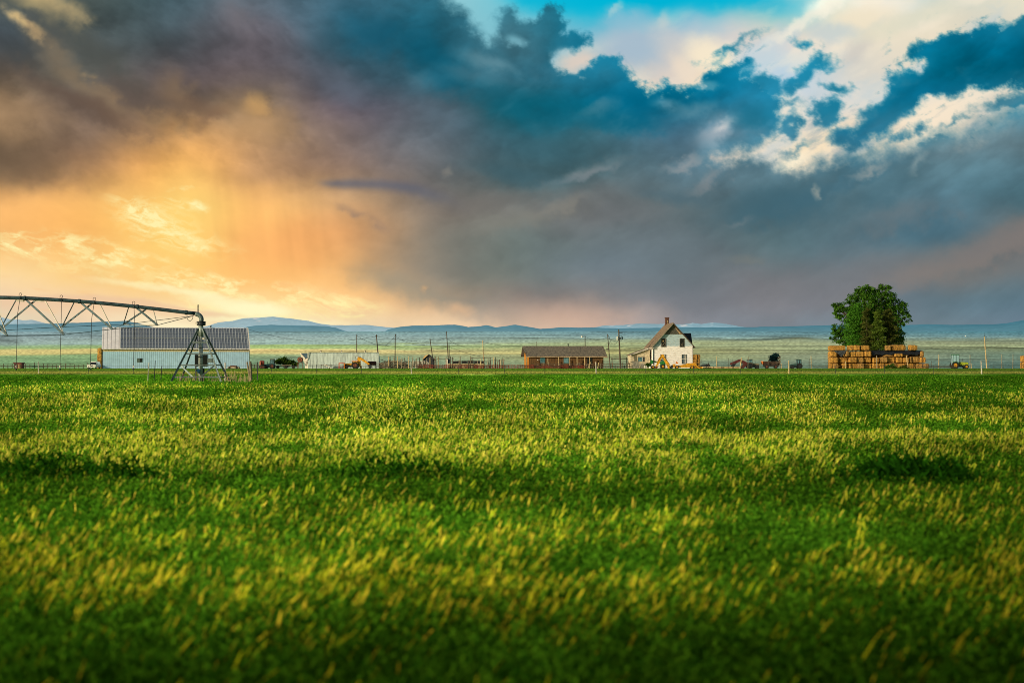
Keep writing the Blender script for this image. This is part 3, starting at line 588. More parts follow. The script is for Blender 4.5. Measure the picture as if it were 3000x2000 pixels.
# ------------------------------------------------------------------ palette
W_GALV = mat('galvanised steel', (0.13, 0.175, 0.165), 0.45, 0.35, 0.3, 3)
W_PIPE = mat('weathered pipe', (0.028, 0.062, 0.070), 0.55, 0.3, 0.4, 4)
W_DARK = mat('dark iron', (0.03, 0.035, 0.04), 0.6, 0.3, 0.3, 4)
W_PALE = mat('pale strut', (0.5, 0.48, 0.38), 0.5, 0.2, 0.2, 3)
WOOD_G = mat('grey weathered wood', (0.24, 0.20, 0.13), 0.9, 0, 0.4, 3, stretch=(4, 4, 0.6))
WOOD_D = mat('dark creosoted wood', (0.085, 0.065, 0.045), 0.9, 0, 0.4, 3, stretch=(4, 4, 0.6))
WOOD_T = mat('tan peeled wood', (0.48, 0.36, 0.18), 0.9, 0, 0.35, 3, stretch=(4, 4, 0.6))
WHITEP = mat('flaking white paint', (0.72, 0.66, 0.55), 0.8, 0, 0.25, 5)
RUST = mat('rusty steel', (0.16, 0.055, 0.03), 0.8, 0.1, 0.5, 3)
REDP = mat('faded red paint', (0.20, 0.035, 0.02), 0.7, 0.1, 0.45, 3)
YEL = mat('machine yellow paint', (0.62, 0.29, 0.015), 0.5, 0, 0.3, 2.5)
ORG = mat('machine orange paint', (0.62, 0.16, 0.02), 0.5, 0, 0.3, 2.5)
GRN = mat('machine green paint', (0.02, 0.16, 0.035), 0.45, 0, 0.3, 2.5)
DGRN = mat('dusty dark green paint', (0.03, 0.075, 0.065), 0.5, 0, 0.3, 2.5)
DRED = mat('dark maroon paint', (0.10, 0.022, 0.02), 0.6, 0, 0.3, 2.5)
TYRE = mat('tyre rubber', (0.018, 0.017, 0.016), 0.9, 0, 0.3, 8)
GLASS = mat('tinted glass', (0.10, 0.22, 0.25), 0.12, 0.0, 0.3, 1.5, spec=0.6)
DGLASS = mat('dark window glass', (0.012, 0.014, 0.016), 0.15, 0.0, 0.3, 1.5, spec=0.5)
HAY = mat('straw bale', (0.43, 0.225, 0.04), 0.95, 0, 0.25, 3.0, rgb2=(0.11, 0.052, 0.012), stretch=(2.2, 1, 0.6), bump=0.9)
HAY2 = mat('old straw bale', (0.36, 0.20, 0.05), 0.95, 0, 0.25, 3.4, rgb2=(0.07, 0.036, 0.010), stretch=(1.8, 1, 0.8), bump=0.9)
TARP = mat('black tarpaulin', (0.012, 0.014, 0.016), 0.5, 0, 0.4, 3)
WHT = mat('white car paint', (0.78, 0.76, 0.70), 0.35, 0, 0.08, 2)
WIRE = mat('wire', (0.03, 0.035, 0.04), 0.6, 0.4, 0.2, 4)

for _m in (HAY, HAY2):      # every bale shows another piece of the straw pattern
    N_ = _m.node_tree.nodes; L__ = _m.node_tree.links; oi = N_.new('ShaderNodeObjectInfo'); vm = N_.new('ShaderNodeVectorMath'); vm.operation = 'SCALE'; vm.inputs[0].default_value = (37, 11, 23)
    L__.new(oi.outputs['Random'], vm.inputs['Scale']); mp_ = [n for n in N_ if n.type == 'MAPPING'][0]; L__.new(vm.outputs[0], mp_.inputs['Location'])
# ------------------------------------------------------------------ centre-pivot irrigation machine
PY = 106.0
def P(px, py, Y=PY): return (gx(px, Y), Y, gz(py, Y))
def pivot():
    z0 = -0.2; cx = gx(588, PY)
    T = thing('pivot_sprinkler', 'grey steel centre-pivot irrigation machine with pyramid tower and long arched pipe', 'irrigation machine', (cx, PY, z0))
    top = gz(962, PY); bl = gx(512, PY); br = gx(661, PY); hd = (br-bl)/2
    for sx in (-1, 1):
        for sy in (-1, 1):
            mb = MB(); x0 = cx+sx*hd; y0 = PY+sy*hd*0.8; xt = cx+sx*0.13; yt = PY+sy*0.13
            d = Vector((xt-x0, yt-y0, top-z0)).normalized()
            mb.beam((x0, y0, z0), (xt, yt, top), 0.16, 0.015, 0.11, 0.015); mb.beam((x0, y0+0.06*sy, z0), (xt, yt+0.06*sy, top), 0.015, 0.17, 0.015, 0.12)
            part(T, 'leg', mb, W_GALV)
    def at(py):
        z = gz(py, PY); t = (z-z0)/(top-z0); return z, hd+(0.13-hd)*t, (hd*0.8)+(0.13-hd*0.8)*t
    for py in (1003, 1036, 1069, 1104):
        z, hx, hy = at(py)
        mb = MB()
        for sy in (-1, 1): mb.box(cx-hx-0.05, cx+hx+0.05, PY+sy*hy-0.03, PY+sy*hy+0.03, z-0.045, z+0.045)
        for sx in (-1, 1): mb.box(cx+sx*hx-0.03, cx+sx*hx+0.03, PY-hy+0.032, PY+hy-0.032, z-0.032, z+0.032)
        part(T, 'crossbar', mb, W_GALV)
    zb, hxb, hyb = at(1104); zt, hxt, hyt = at(1071)
    for sx in (-1, 1):
        mb = MB().beam((cx+sx*hxt*0.93, PY-hyt, zt), (cx+sx*0.30, PY-hyb, zb+0.03), 0.03, 0.11); part(T, 'brace', mb, W_GALV)
    r = MB().tube([(cx, PY, z0), (cx, PY, gz(985, PY))], 0.155, 16).tube([(cx, PY, gz(985, PY)), (cx, PY, gz(950, PY))], 0.19, 16)
    rp = part(T, 'riser_pipe', r, mat('bright galvanised pipe', (0.34, 0.40, 0.36), 0.45, 0.1, 0.25, 3), smooth=True)
    for py in (1000, 1046, 1018):
        part(T, 'clamp', MB().disc((cx, PY, gz(py, PY)), 0.185, 0.05, 16, axis='z'), W_DARK, rp)
    mb = MB().disc((cx+0.03, PY, gz(948, PY)), 0.33, 0.26, 20, axis='z').disc((cx+0.03, PY, gz(942, PY)), 0.37, 0.04, 20, axis='z')
    part(T, 'swivel_bearing', mb, W_DARK)
    part(T, 'pipe_band', MB().box(cx-0.33, cx-0.18, PY-0.36, PY-0.2, gz(950, PY), gz(944, PY)), WHITEP)
    # elbow
    pts = [(cx+0.03, PY, gz(943, PY))]
    c0 = Vector((gx(572, PY), PY, gz(936, PY)))
    for k in range(9):
        a = math.radians(0+k*86/8); pts.append((c0.x+0.46*math.cos(a), PY, c0.z+0.42*math.sin(a)))
    part(T, 'elbow', MB().tube(pts, 0.17, 14), W_GALV, smooth=True)
    pc = [(-700,905),(-500,886),(-300,874),(-100,870.5),(0,871),(90,873.5),(180,879),(240,883),(300,888),(380,896),(460,905),(520,912),(572,919)]
    xs = np.linspace(-700, 572, 60); ys = np.interp(xs, [p[0] for p in pc], [p[1] for p in pc]); ys = np.convolve(np.pad(ys, 2, 'edge'), [0.1, 0.2, 0.4, 0.2, 0.1], 'valid')
    pipe = part(T, 'span_pipe', MB().tube([P(x, y) for x, y in zip(xs, ys)], 0.138, 14), W_PIPE, smooth=True)
    pyat = lambda px: float(np.interp(px, xs, ys))
    for px in (72, 232, 402, 545): part(T, 'pipe_flange', MB().tube([P(px-3, pyat(px-3)), P(px+3, pyat(px+3))], 0.175, 14), W_PIPE, pipe)
    for px0, px1 in ((46, 72), (100, 128)):
        part(T, 'gusset', MB().prism([(gx(px0, PY), gz(883, PY)), (gx(px1, PY), gz(884, PY)), (gx(px1, PY), gz(879, PY)), (gx(px0, PY), gz(878, PY))], PY-0.02, PY+0.02), W_PALE)
    YF, YB = PY-1.15, PY+1.25
    def q(px, py, Y): return (gx(px, Y), Y, gz(py, Y))
    front = [(-140,972),(22,984),(187,980),(329,964),(461,952)]; back = [(-160,962),(-2,968),(181,957.5),(361,950.5)]
    ft = [[(-200,0),(-250,0)],[(-62,0),(-20,0)],[(76,0),(132,0)],[(238,0),(293,0)],[(402,0),(449,0)]]
    bt = [[(-120,0),(-90,0)],[(47,0),(103,0)],[(216,0),(267,0)],[(376,0),(427,0)]]
    for i, (nx, ny) in enumerate(front):
        for k, (px, _) in enumerate(ft[i]):
            mb = MB().beam(P(px, pyat(px)+5), q(nx, ny, YF), *( (0.06, 0.14) if k == 0 else (0.05, 0.06)))
            part(T, 'strut', mb, W_PIPE if k == 0 else W_PALE)
    for i, (nx, ny) in enumerate(back):
        for k, (px, _) in enumerate(bt[i]):
            part(T, 'strut', MB().beam(P(px, pyat(px)+5), q(nx, ny, YB), 0.05, 0.07 if k == 0 else 0.12), W_PIPE)
    ch = MB().tube([q(-700, 940, YF)]+[q(a, b, YF) for a, b in front]+[P(566, 925)], 0.026, 6); part(T, 'truss_rod', ch, W_PIPE)
    ch = MB().tube([q(-700, 938, YB)]+[q(a, b, YB) for a, b in back]+[q(461, 938, YB), P(566, 925)], 0.022, 6); part(T, 'truss_rod', ch, W_PIPE)
    for i in range(4):
        part(T, 'cross_brace', MB().tube([q(*front[i+1][:2], YF), q(*back[min(i+1, 3)][:2], YB)], 0.022, 6), W_PALE)
    def gooseneck(px, hp):
        x, y_, z = P(px, pyat(px)); r = 0.10
        pts = [(x-r, PY, z)]+[(x-r*math.cos(a), PY-0.0, z+0.27+r*math.sin(a)) for a in np.linspace(0, math.pi, 9)]+[(x+r, PY-0.17, z+0.14)]
        g = part(T, 'gooseneck', MB().tube(pts, 0.018, 6), W_DARK)
        hx = gx(hp, PY)
        h = part(T, 'drop_hose', MB().tube([(x+r*0.6, PY-0.17, z+0.16), (hx+0.08, PY-0.17, z-1.2), (hx, PY-0.17, gz(1074, PY))], 0.021, 6), W_DARK)
        part(T, 'sprinkler_head', MB().tube([(hx, PY-0.17, gz(1077, PY)), (hx, PY-0.17, gz(1070, PY))], 0.035, 8).disc((hx, PY-0.17, gz(1081, PY)), 0.075, 0.12, 10, axis='z'), W_DARK, h)
        part(T, 'hose_sleeve', MB().tube([(hx, PY-0.17, gz(1076.5, PY)), (hx, PY-0.17, gz(1071, PY))], 0.045, 8), WHITEP, h)
    for a, b in ((59, 50), (179, 178), (276, 267), (391, 393), (-120, -125), (-300, -305)): gooseneck(a, b)
    x, _, z = P(580, 915)
    part(T, 'gooseneck', MB().tube([(x-0.03, PY, z)]+[(x-0.03*math.cos(a), PY, z+0.52+0.05*math.sin(a)) for a in np.linspace(0, math.pi, 7)]+[(x+0.04, PY, z)], 0.02, 6), W_DARK)
    c = [P(549, 923)]+[P(556+9*math.cos(a), 926+14*math.sin(a)) for a in np.linspace(math.pi, 0, 8)]+[P(567, 922)]
    part(T, 'cable', MB().tube(c, 0.02, 6), W_DARK)
    bx = MB().box(gx(616, PY), gx(631, PY), PY-1.0, PY-0.8, gz(1062, PY), gz(1050, PY)); part(T, 'control_box', bx, W_GALV)
    part(T, 'control_box', MB().box(gx(597, PY), gx(603, PY), PY-0.5, PY-0.36, gz(995, PY), gz(989, PY)), W_PALE)
    part(T, 'valve', MB().disc((cx-0.12, PY-0.22, gz(1085, PY)), 0.13, 0.2, 12).disc((cx-0.12, PY-0.22, gz(1091, PY)), 0.08, 0.14, 12, axis='z'), mat('blue enamel', (0.03, 0.20, 0.42), 0.4, 0, 0.2, 6))
    part(T, 'supply_pipe', MB().tube([(cx+0.2, PY+0.1, z0), (cx+0.2, PY+0.1, gz(1078, PY))], 0.07, 8).tube([(cx-0.38, PY+0.1, z0), (cx-0.38, PY+0.1, gz(1070, PY))], 0.05, 8), W_DARK)
    hose = [(cx-0.2, PY-0.15, gz(990, PY)), (cx-0.28, PY-0.2, gz(988, PY)), (cx-0.3, PY-0.22, gz(992, PY)), (cx-0.12, PY-0.25, gz(999, PY))]
    part(T, 'power_cable', MB().tube(hose, 0.03, 6), W_DARK)
pivot()

# ------------------------------------------------------------------ big metal barn with solar roof
def barn():
    th_ = math.radians(14.8); YL = 335.0; xl = (301-1500)/F*YL
    bpart = lambda *a, **k: part(*a, world=False, **k)
    def gx(px): r = (px-1500)/F; return (r*YL-xl)/(math.cos(th_)-r*math.sin(th_))
    gz = lambda py: CAMZ+(HOR-py)*338.5/F
    Y0 = 0.0; x0, x1 = gx(301), gx(730); ze = gz(1021); dep = 13.0; yr = dep/2; zr = CAMZ+(HOR-960.5)*(338.5+yr)/F
    T = thing('metal_barn', 'long pale blue ribbed metal barn with solar panels on its roof', 'barn', (xl, YL, 0), th_)
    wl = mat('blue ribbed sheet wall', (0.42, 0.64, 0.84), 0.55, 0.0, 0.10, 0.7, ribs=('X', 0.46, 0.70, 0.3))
    pts = [(Y0, 0), (Y0+dep, 0), (Y0+dep, ze-0.05), (yr, zr-0.15), (Y0, ze-0.05)]
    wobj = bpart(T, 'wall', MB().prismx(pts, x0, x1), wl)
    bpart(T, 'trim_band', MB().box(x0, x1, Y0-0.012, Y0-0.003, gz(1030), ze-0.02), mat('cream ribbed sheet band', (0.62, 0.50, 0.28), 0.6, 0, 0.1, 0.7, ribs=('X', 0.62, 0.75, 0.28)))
    # roof: two thin slabs
    rx0, rx1 = gx(298), gx(732); th = 0.12; ov = 0.25
    sl_ = (zr-ze)/(dep/2)
    f = [(Y0-ov, ze-ov*sl_), (yr, zr), (yr, zr+th), (Y0-ov, ze-ov*sl_+th)]; b = [(Y0+dep+ov, ze-ov*sl_), (Y0+dep+ov, ze-ov*sl_+th), (yr, zr+th), (yr, zr)]
    rf = bpart(T, 'roof', MB().prismx(f, rx0, rx1).prismx(b, rx0, rx1), mat('white ribbed roof sheet', (0.80, 0.76, 0.76), 0.5, 0.0, 0.08, 0.7, ribs=('X', 0.9, 0.55, 0.2)))
    bpart(T, 'eave_shadow_gutter', MB().box(x0, x1, Y0-ov+0.03, Y0-0.02, ze-0.30, ze-0.22), W_DARK)
    bpart(T, 'gable_trim', MB().beam((rx1-0.02, Y0-ov, ze-ov*sl_+th+0.03), (rx1-0.02, yr, zr+th+0.03), 0.22, 0.05), WHITEP)
    bpart(T, 'roof_vent', MB().disc((gx(621), yr-0.2, zr+0.32), 0.16, 0.35, 8, axis='z').box(gx(619), gx(624), yr-0.4, yr, zr+0.45, zr+0.6), W_DARK, rf)
    # solar panels: 44 columns x 2 rows, each a panel with dark cells and pale frame
    pm = bpy.data.materials.new('solar cells'); pm.use_nodes = True; n_ = pm.node_tree; B = n_.nodes['Principled BSDF']; B.inputs['Roughness'].default_value = 0.25; B.inputs['Specular IOR Level'].default_value = 0.35
    tc = n_.nodes.new('ShaderNodeTexCoord'); br = n_.nodes.new('ShaderNodeTexBrick'); mp = n_.nodes.new('ShaderNodeMapping'); n_.links.new(tc.outputs['Generated'], mp.inputs[0]); mp.inputs['Scale'].default_value = (2, 6.0, 1)
    n_.links.new(mp.outputs[0], br.inputs['Vector']); br.offset = 0; br.inputs['Scale'].default_value = 1; br.inputs['Brick Width'].default_value = 1; br.inputs['Row Height'].default_value = 1; br.inputs['Mortar Size'].default_value = 0.06
    br.inputs['Color1'].default_value = (0.12, 0.145, 0.19, 1); br.inputs['Color2'].default_value = (0.06, 0.075, 0.11, 1); br.inputs['Mortar'].default_value = (0.2, 0.22, 0.23, 1); n_.links.new(br.outputs[0], B.inputs['Base Color'])
    pf = mat('panel frame', (0.55, 0.58, 0.58), 0.4, 0.3, 0.1, 3)
    a0, a1 = gx(352.5), gx(727); nc = 44; cw = (a1-a0)/nc
    n = Vector((0, -(zr-ze), dep/2)).normalized(); d = Vector((0, dep/2, zr-ze)).normalized(); L_ = math.hypot(dep/2+ov, (zr-ze)*(1+ov*2/dep)); base = Vector((0, Y0-ov, ze-ov*sl_+th))
    hh = (L_-0.5)/2
    def panel(u0, v0, w_, h_):
        c = []
        for (a, b_) in ((0.035, 0.05), (w_-0.035, 0.05), (w_-0.035, h_-0.05), (0.035, h_-0.05)):
            p = base+d*(v0+b_)+n*0.07; c.append((u0+a, p.y, p.z))
        lo = [tuple(Vector(p)-n*0.05) for p in c]
        return MB().add(c+lo, [(0,1,2,3),(7,6,5,4),(0,4,5,1),(1,5,6,2),(2,6,7,3),(3,7,4,0)])
    proto = None
    fr = MB()
    for r in range(3):
        p0 = base+d*(0.2+r*(hh+0.02))+n*0.08
        fr.beam((a0, p0.y, p0.z), (a1, p0.y, p0.z), 0.12, 0.03)
    for i in range(nc+1):
        pa = base+d*0.2+n*0.085; pb = base+d*(0.2+2*hh)+n*0.085
        fr.beam((a0+i*cw, pa.y, pa.z), (a0+i*cw, pb.y, pb.z), 0.10 if i % 2 else 0.14, 0.02)
    bpart(T, 'panel_rail', fr, pf, rf)
    for r in range(2):
        for i in range(nc):
            if proto is None:
                proto = bpart(T, 'solar_panel', panel(a0, 0.2, cw, hh), pm)
                proto['label'] = 'dark blue solar panel with pale frame'
            else:
                o = proto.copy(); col.objects.link(o); o.parent = T
                s = d*(r*(hh+0.02)); o.location = (i*cw, s.y, s.z)
    wd = bpart(T, 'window', MB().box(gx(401), gx(417), Y0-0.06, Y0-0.005, gz(1061), gz(1049)), W_GALV)
    bpart(T, 'pane', MB().box(gx(410), gx(416.3), Y0-0.075, Y0-0.062, gz(1060), gz(1050)), DGLASS, wd)
    bpart(T, 'door', MB().box(gx(570.5), gx(608), Y0-0.05, Y0-0.005, gz(1073), gz(1038.5)), mat('dark open doorway', (0.006, 0.010, 0.008), 0.9, 0, 0.2, 2))
    bpart(T, 'downpipe', MB().tube([(gx(730.5), Y0-0.12, 0), (gx(730.5), Y0-0.12, ze-0.3)], 0.08, 6), W_GALV)
barn()

# low car and odds by the barn wall
def small_things():
    # wide brown sheets / bale stack at the left end of the barn
    for i, (a, b) in enumerate(((1080, 1072), (1072, 1056.5), (1056.5, 1038), (1038, 1019.5))):
        loc = (gx(292), FARM+0.6, gz(a))
        lab = ['bottom bale', 'second bale from the ground', 'third bale from the ground', 'top bale'][i]
        mb = rbox(1.0 if i else 1.1, 2.0, gz(b)-gz(a)-0.02, 0.12, seed=i)
        o = mb.build('hay_bale', HAY, None); o.location = loc; tag(o, lab+' of the narrow stack beside the metal barn', 'hay bale', 'narrow bale stack beside the metal barn')
def rbox(w_, d_, h_, r=0.08, seed=0, n=5):
    """box with rounded, slightly lumpy faces standing on z=0"""
    bm = bmesh.new(); bmesh.ops.create_cube(bm, size=1.0)
    bmesh.ops.subdivide_edges(bm, edges=bm.edges[:], cuts=n, use_grid_fill=True)
    rs = random.Random(seed); ph = [rs.random()*6 for _ in range(6)]
    mb = MB()
    for v in bm.verts:
        p = Vector((v.co.x*w_, v.co.y*d_, v.co.z*h_)); q = Vector((max(-w_/2+r, min(w_/2-r, p.x)), max(-d_/2+r, min(d_/2-r, p.y)), max(-h_/2+r, min(h_/2-r, p.z))))
        dv = p-q
        if dv.length > 1e-6: dv = dv.normalized()*min(r, dv.length)
        k = 0.035*(math.sin(p.x*7+ph[0])+math.sin(p.y*6+ph[1])+math.sin(p.z*8+ph[2]))
        p = q+dv*(1+k/r if r else 1)
        mb.v.append((p.x, p.y, p.z+h_/2))
    for f in bm.faces: mb.f.append(tuple(v.index for v in f.verts))
    bm.free(); return mb
small_things()

# ------------------------------------------------------------------ vehicles
def wheel(T, c, r, w_, rim, n=20, side=-1):
    t = part(T, 'wheel', MB().disc(c, r, w_, n, inner=r*0.56), TYRE)
    part(T, 'rim', MB().disc((c[0], c[1]+side*0.02, c[2]), r*0.55, w_*0.8, n), rim, t)
    return t
def suv():
    Y0 = FARM-6; cx = gx(268, Y0)
    T = thing('parked_car', 'white boxy car parked beside the left end of the metal barn', 'car', (cx, Y0, 0), 0)
    w_ = 0.95
    # seen head-on
    body = MB().prism([(cx-w_, .35), (cx+w_, .35), (cx+w_+.03, .75), (cx+w_-.05, 1.02), (cx-w_+.05, 1.02), (cx-w_-.03, .75)], Y0, Y0+4.5)
    part(T, 'body', body, WHT)
    part(T, 'roof', MB().prism([(cx-w_+.08, 1.0), (cx+w_-.08, 1.0), (cx+w_-.26, 1.60), (cx+w_-.4, 1.68), (cx-w_+.4, 1.68), (cx-w_+.26, 1.60)], Y0+1.4, Y0+4.4), WHT)
    part(T, 'windscreen', MB().add([(cx-w_+.16, Y0+1.0, 1.04), (cx+w_-.16, Y0+1.0, 1.04), (cx+w_-.34, Y0+1.38, 1.56), (cx-w_+.34, Y0+1.38, 1.56)], [(0,1,2,3)]), DGLASS)
    part(T, 'grille', MB().box(cx-.42, cx+.42, Y0-.03, Y0-.005, .6, .85), W_DARK)
    for s in (-1, 1):
        part(T, 'headlight', MB().box(cx+s*.6-.14, cx+s*.6+.14, Y0-.03, Y0-.005, .66, .86), mat('lamp glass', (0.6, 0.6, 0.55), 0.2, 0, 0.1, 4))
        part(T, 'mirror', MB().box(cx+s*(w_+.1)-.09, cx+s*(w_+.1)+.09, Y0+1.2, Y0+1.32, 1.0, 1.18), W_DARK)
        for yy in (.8, 3.7): wheel(T, (cx+s*.78, Y0+yy, .36), .36, .24, W_GALV) if False else part(T, 'wheel', MB().disc((cx+s*.80, Y0+yy, .36), .36, .24, 16, axis='x'), TYRE)
    part(T, 'bumper', MB().box(cx-w_+.03, cx+w_-.03, Y0-.1, Y0-.035, .38, .55), WHT)
suv()
def lowcar():
    Y0 = FARM-4; cx = gx(683, Y0); z = 0
    T = thing('wrecked_car', 'low rusty red car body sitting in the grass by the metal barn', 'car', (cx, Y0, 0))
    hw = 1.35
    part(T, 'body', MB().prism([(cx-hw, .1), (cx+hw, .1), (cx+hw, .42), (cx+hw*.7, .5), (cx-hw*.8, .5), (cx-hw, .4)], Y0, Y0+1.6), mat('pale rusty body', (0.42, 0.35, 0.24), 0.8, 0, 0.5, 4))
    part(T, 'roof', MB().prism([(cx-hw*.75, .5), (cx+hw*.65, .5), (cx+hw*.4, .78), (cx-hw*.45, .78)], Y0+.05, Y0+1.5), REDP)
    for s in (-.62, .6): part(T, 'wheel', MB().disc((cx+hw*s, Y0-.02, .26), .26, .2, 14), TYRE)
    for a, b in ((-.55, -.1), (0, .42)): part(T, 'window', MB().box(cx+hw*a, cx+hw*b, Y0+.02, Y0+.045, .52, .7), DGLASS)
lowcar()

def tractor(name, label, px0, px1, Y0, paint, rimm, facing=1, roofm=None, h=2.9, cab=True, hoodm=None, group=None, glass=None, exhaust=True):
    """side-on tractor between two photo columns; facing=+1 means the bonnet points right"""
    xa, xb = gx(px0, Y0), gx(px1, Y0); L_ = xb-xa; cx = (xa+xb)/2
    T = thing(name, label, 'tractor', (cx, Y0, 0), 0, group)
    f = facing
    X = lambda t: cx+f*(t-0.5)*L_     # t=0 rear, t=1 front
    rr = min(0.85, L_*0.24); fr = rr*0.62
    rx = X(0)+f*rr; fx = X(1)-f*fr*1.15
    for s in (-1, 1):
        y = Y0+s*0.8; wheel(T, (rx, y, rr), rr, 0.42, rimm, side=s); wheel(T, (fx, y*1+(-s)*0.1, fr), fr, 0.3, rimm, side=s)
    hm = hoodm or paint
    part(T, 'chassis', MB().box(X(.12), fx, Y0-.28, Y0+.28, fr*.8, rr*1.05), W_DARK)
    z1 = rr*1.05; z2 = rr*1.05+h*0.20
    hood = [(X(.46), z1), (X(.98), z1), (X(1.0), z1+(z2-z1)*.55), (X(.95), z2-.05), (X(.46), z2+.06)]
    part(T, 'bonnet', MB().prism(hood if f > 0 else hood[::-1], Y0-.36, Y0+.36), hm)
    part(T, 'grille', MB().box(X(.985), X(1.008), Y0-.3, Y0+.3, z1+.05, z1+(z2-z1)*.6), W_DARK)
    for s in (-1, 1):
        part(T, 'mudguard', MB().prism([(rx-rr*.9, rr*1.3), (rx-rr*.5, rr*1.95), (rx+rr*.4, rr*2.05), (rx+rr*.9, rr*1.5), (rx+rr*.8, rr*1.42), (rx+rr*.35, rr*1.93), (rx-rr*.45, rr*1.85), (rx-rr*.8, rr*1.26)], Y0+s*.8-.2, Y0+s*.8+.2), paint)
    if cab:
        c0, c1 = X(.06), X(.46); a, b = min(c0, c1), max(c0, c1)
        g = part(T, 'cab', MB().prism([(a+.08, z1), (b-.02, z1), (b-.1, h-.16), (a+.14, h-.16)], Y0-.58, Y0+.58), glass or GLASS)
        post = MB()
        for xx, xt in ((a+.06, a+.12), ((a+b)/2, (a+b)/2), (b-.02, b-.1)):
            for s in (-1, 1): post.beam((xx, Y0+s*.6, z1), (xt, Y0+s*.6, h-.14), .08, .08)
        part(T, 'cab_frame', post, W_DARK, g)
        part(T, 'cab_roof', MB().prism([(a-.04, h-.16), (b+.04, h-.16), (b-.04, h), (a+.06, h)], Y0-.68, Y0+.68), roofm or paint)
    else:
        part(T, 'seat', MB().box(X(.2)-.2, X(.2)+.2, Y0-.22, Y0+.22, z2-.1, z2+.05).box(X(.14)-.05, X(.14)+.05, Y0-.22, Y0+.22, z2+.05, z2+.45), W_DARK)
        part(T, 'steering_wheel', MB().disc((X(.4), Y0, z2+.3), .2, .04, 12, inner=.16, axis='z').tube([(X(.4), Y0, z2-.1), (X(.4), Y0, z2+.3)], .025, 6), W_DARK)
    if exhaust: part(T, 'exhaust', MB().tube([(X(.68), Y0-.2, z2), (X(.68), Y0-.2, z2+h*.26)], .05, 8), W_DARK)
    return T, X, z1, z2
# green tractor on the right
T, X, z1, z2 = tractor('tractor', 'green tractor with yellow wheels and glass cab right of the haystack', 2785, 2836, FARM-3, GRN, YEL, 1, h=3.45, hoodm=mat('yellow green bonnet', (0.32, 0.38, 0.03), 0.5, 0, 0.3, 3), glass=mat('bright cab glass', (0.25, 0.42, 0.45), 0.15, 0, 0.2, 1.2, spec=0.6))
# dark green tractor left of the haystack
tractor('tractor', 'small dark green cab tractor standing alone left of the haystack', 2315, 2349, FARM-2, DGRN, W_DARK, -1, h=2.25, exhaust=False)
# tractor of the maroon digger
# blue-green tractor in the clutter left
tractor('tractor', 'old blue-green tractor half hidden among scrap right of the metal barn', 774, 806, FARM+2, mat('teal old paint', (0.05, 0.19, 0.20), 0.5, 0, 0.4, 3), RUST, -1, h=2.35, roofm=WOOD_D)

def arm(T, name, pts, m, ws, parent=None):
    mb = MB()
    for (a, b, w0, w1) in zip(pts[:-1], pts[1:], ws[:-1], ws[1:]): mb.beam(a, b, 0.42, w0*1.35, 0.36, w1*1.35)
    return part(T, name, mb, m, parent)
def bucket(T, c, s, m, f=1, name='bucket'):
    x, y, z = c
    part(T, name, MB().prism([(x-f*s*.5, z+s*.45), (x+f*s*.3, z+s*.5), (x+f*s*.55, z), (x+f*s*.3, z-s*.45), (x-f*s*.45, z-s*.5), (x-f*s*.1, z-s*.1)], y-.35, y+.35), m)
def cyl_ram(T, a, b, m=None): part(T, 'hydraulic_ram', MB().tube([a, b], .055, 8), m or W_DARK)
# orange backhoe in front of the long low shed
def backhoe_orange():
    Y0 = FARM-5; g = lambda px, py: (gx(px, Y0), Y0, gz(py, Y0))
    T, X, z1, z2 = tractor('backhoe_loader', 'orange and yellow backhoe with raised digging arm before the low metal shed', 1006, 1052, Y0, YEL, RUST, -1, roofm=ORG, h=gz(1057, Y0), exhaust=False)
    T['category'] = 'backhoe'
    arm(T, 'boom', [g(1052, 1073), g(1053, 1063), g(1050, 1049), g(1052, 1046)], YEL, [.35, .55, .42, .2])
    arm(T, 'dipper_arm', [g(1048, 1046), g(1060, 1052), g(1082, 1067)], YEL, [.2, .42, .3])
    cyl_ram(T, g(1053, 1044), g(1077, 1061))
    loop = [(gx(1046+5*math.cos(a), Y0), Y0+.1, gz(1046+5*math.sin(a), Y0)) for a in np.linspace(.6, 5.6, 10)]
    part(T, 'hydraulic_hose', MB().tube(loop, .04, 6), W_DARK)
    bucket(T, g(1083, 1074), 1.0, W_DARK)
    arm(T, 'stabiliser', [g(1056, 1070), g(1058, 1080)], YEL, [.3, .2])
backhoe_orange()
def ropsframe():
    Y0 = FARM-6; g = lambda px, py: (gx(px, Y0), Y0, gz(py, Y0))
    x, z = gx(1002, Y0), 0
    T = thing('lifting_hoist', 'red square steel lifting frame standing left of the orange backhoe', 'hoist', (x, Y0, 0))
    for px in (993.5, 1009): part(T, 'post', MB().box(gx(px-1.2, Y0), gx(px+1.2, Y0), Y0-.1, Y0+.1, 0, gz(1063, Y0)), ORG if px > 1000 else mat('bright red paint', (0.5, 0.07, 0.02), 0.5, 0, 0.3, 3))
    part(T, 'crossbeam', MB().box(gx(993, Y0), gx(1010, Y0), Y0-.12, Y0+.12, gz(1064.4, Y0), gz(1062.4, Y0)), MATS['bright red paint'])
    part(T, 'crossbeam', MB().box(gx(994.6, Y0), gx(1008, Y0), Y0-.09, Y0+.09, gz(1075, Y0), gz(1073, Y0)), RUST)
ropsframe()
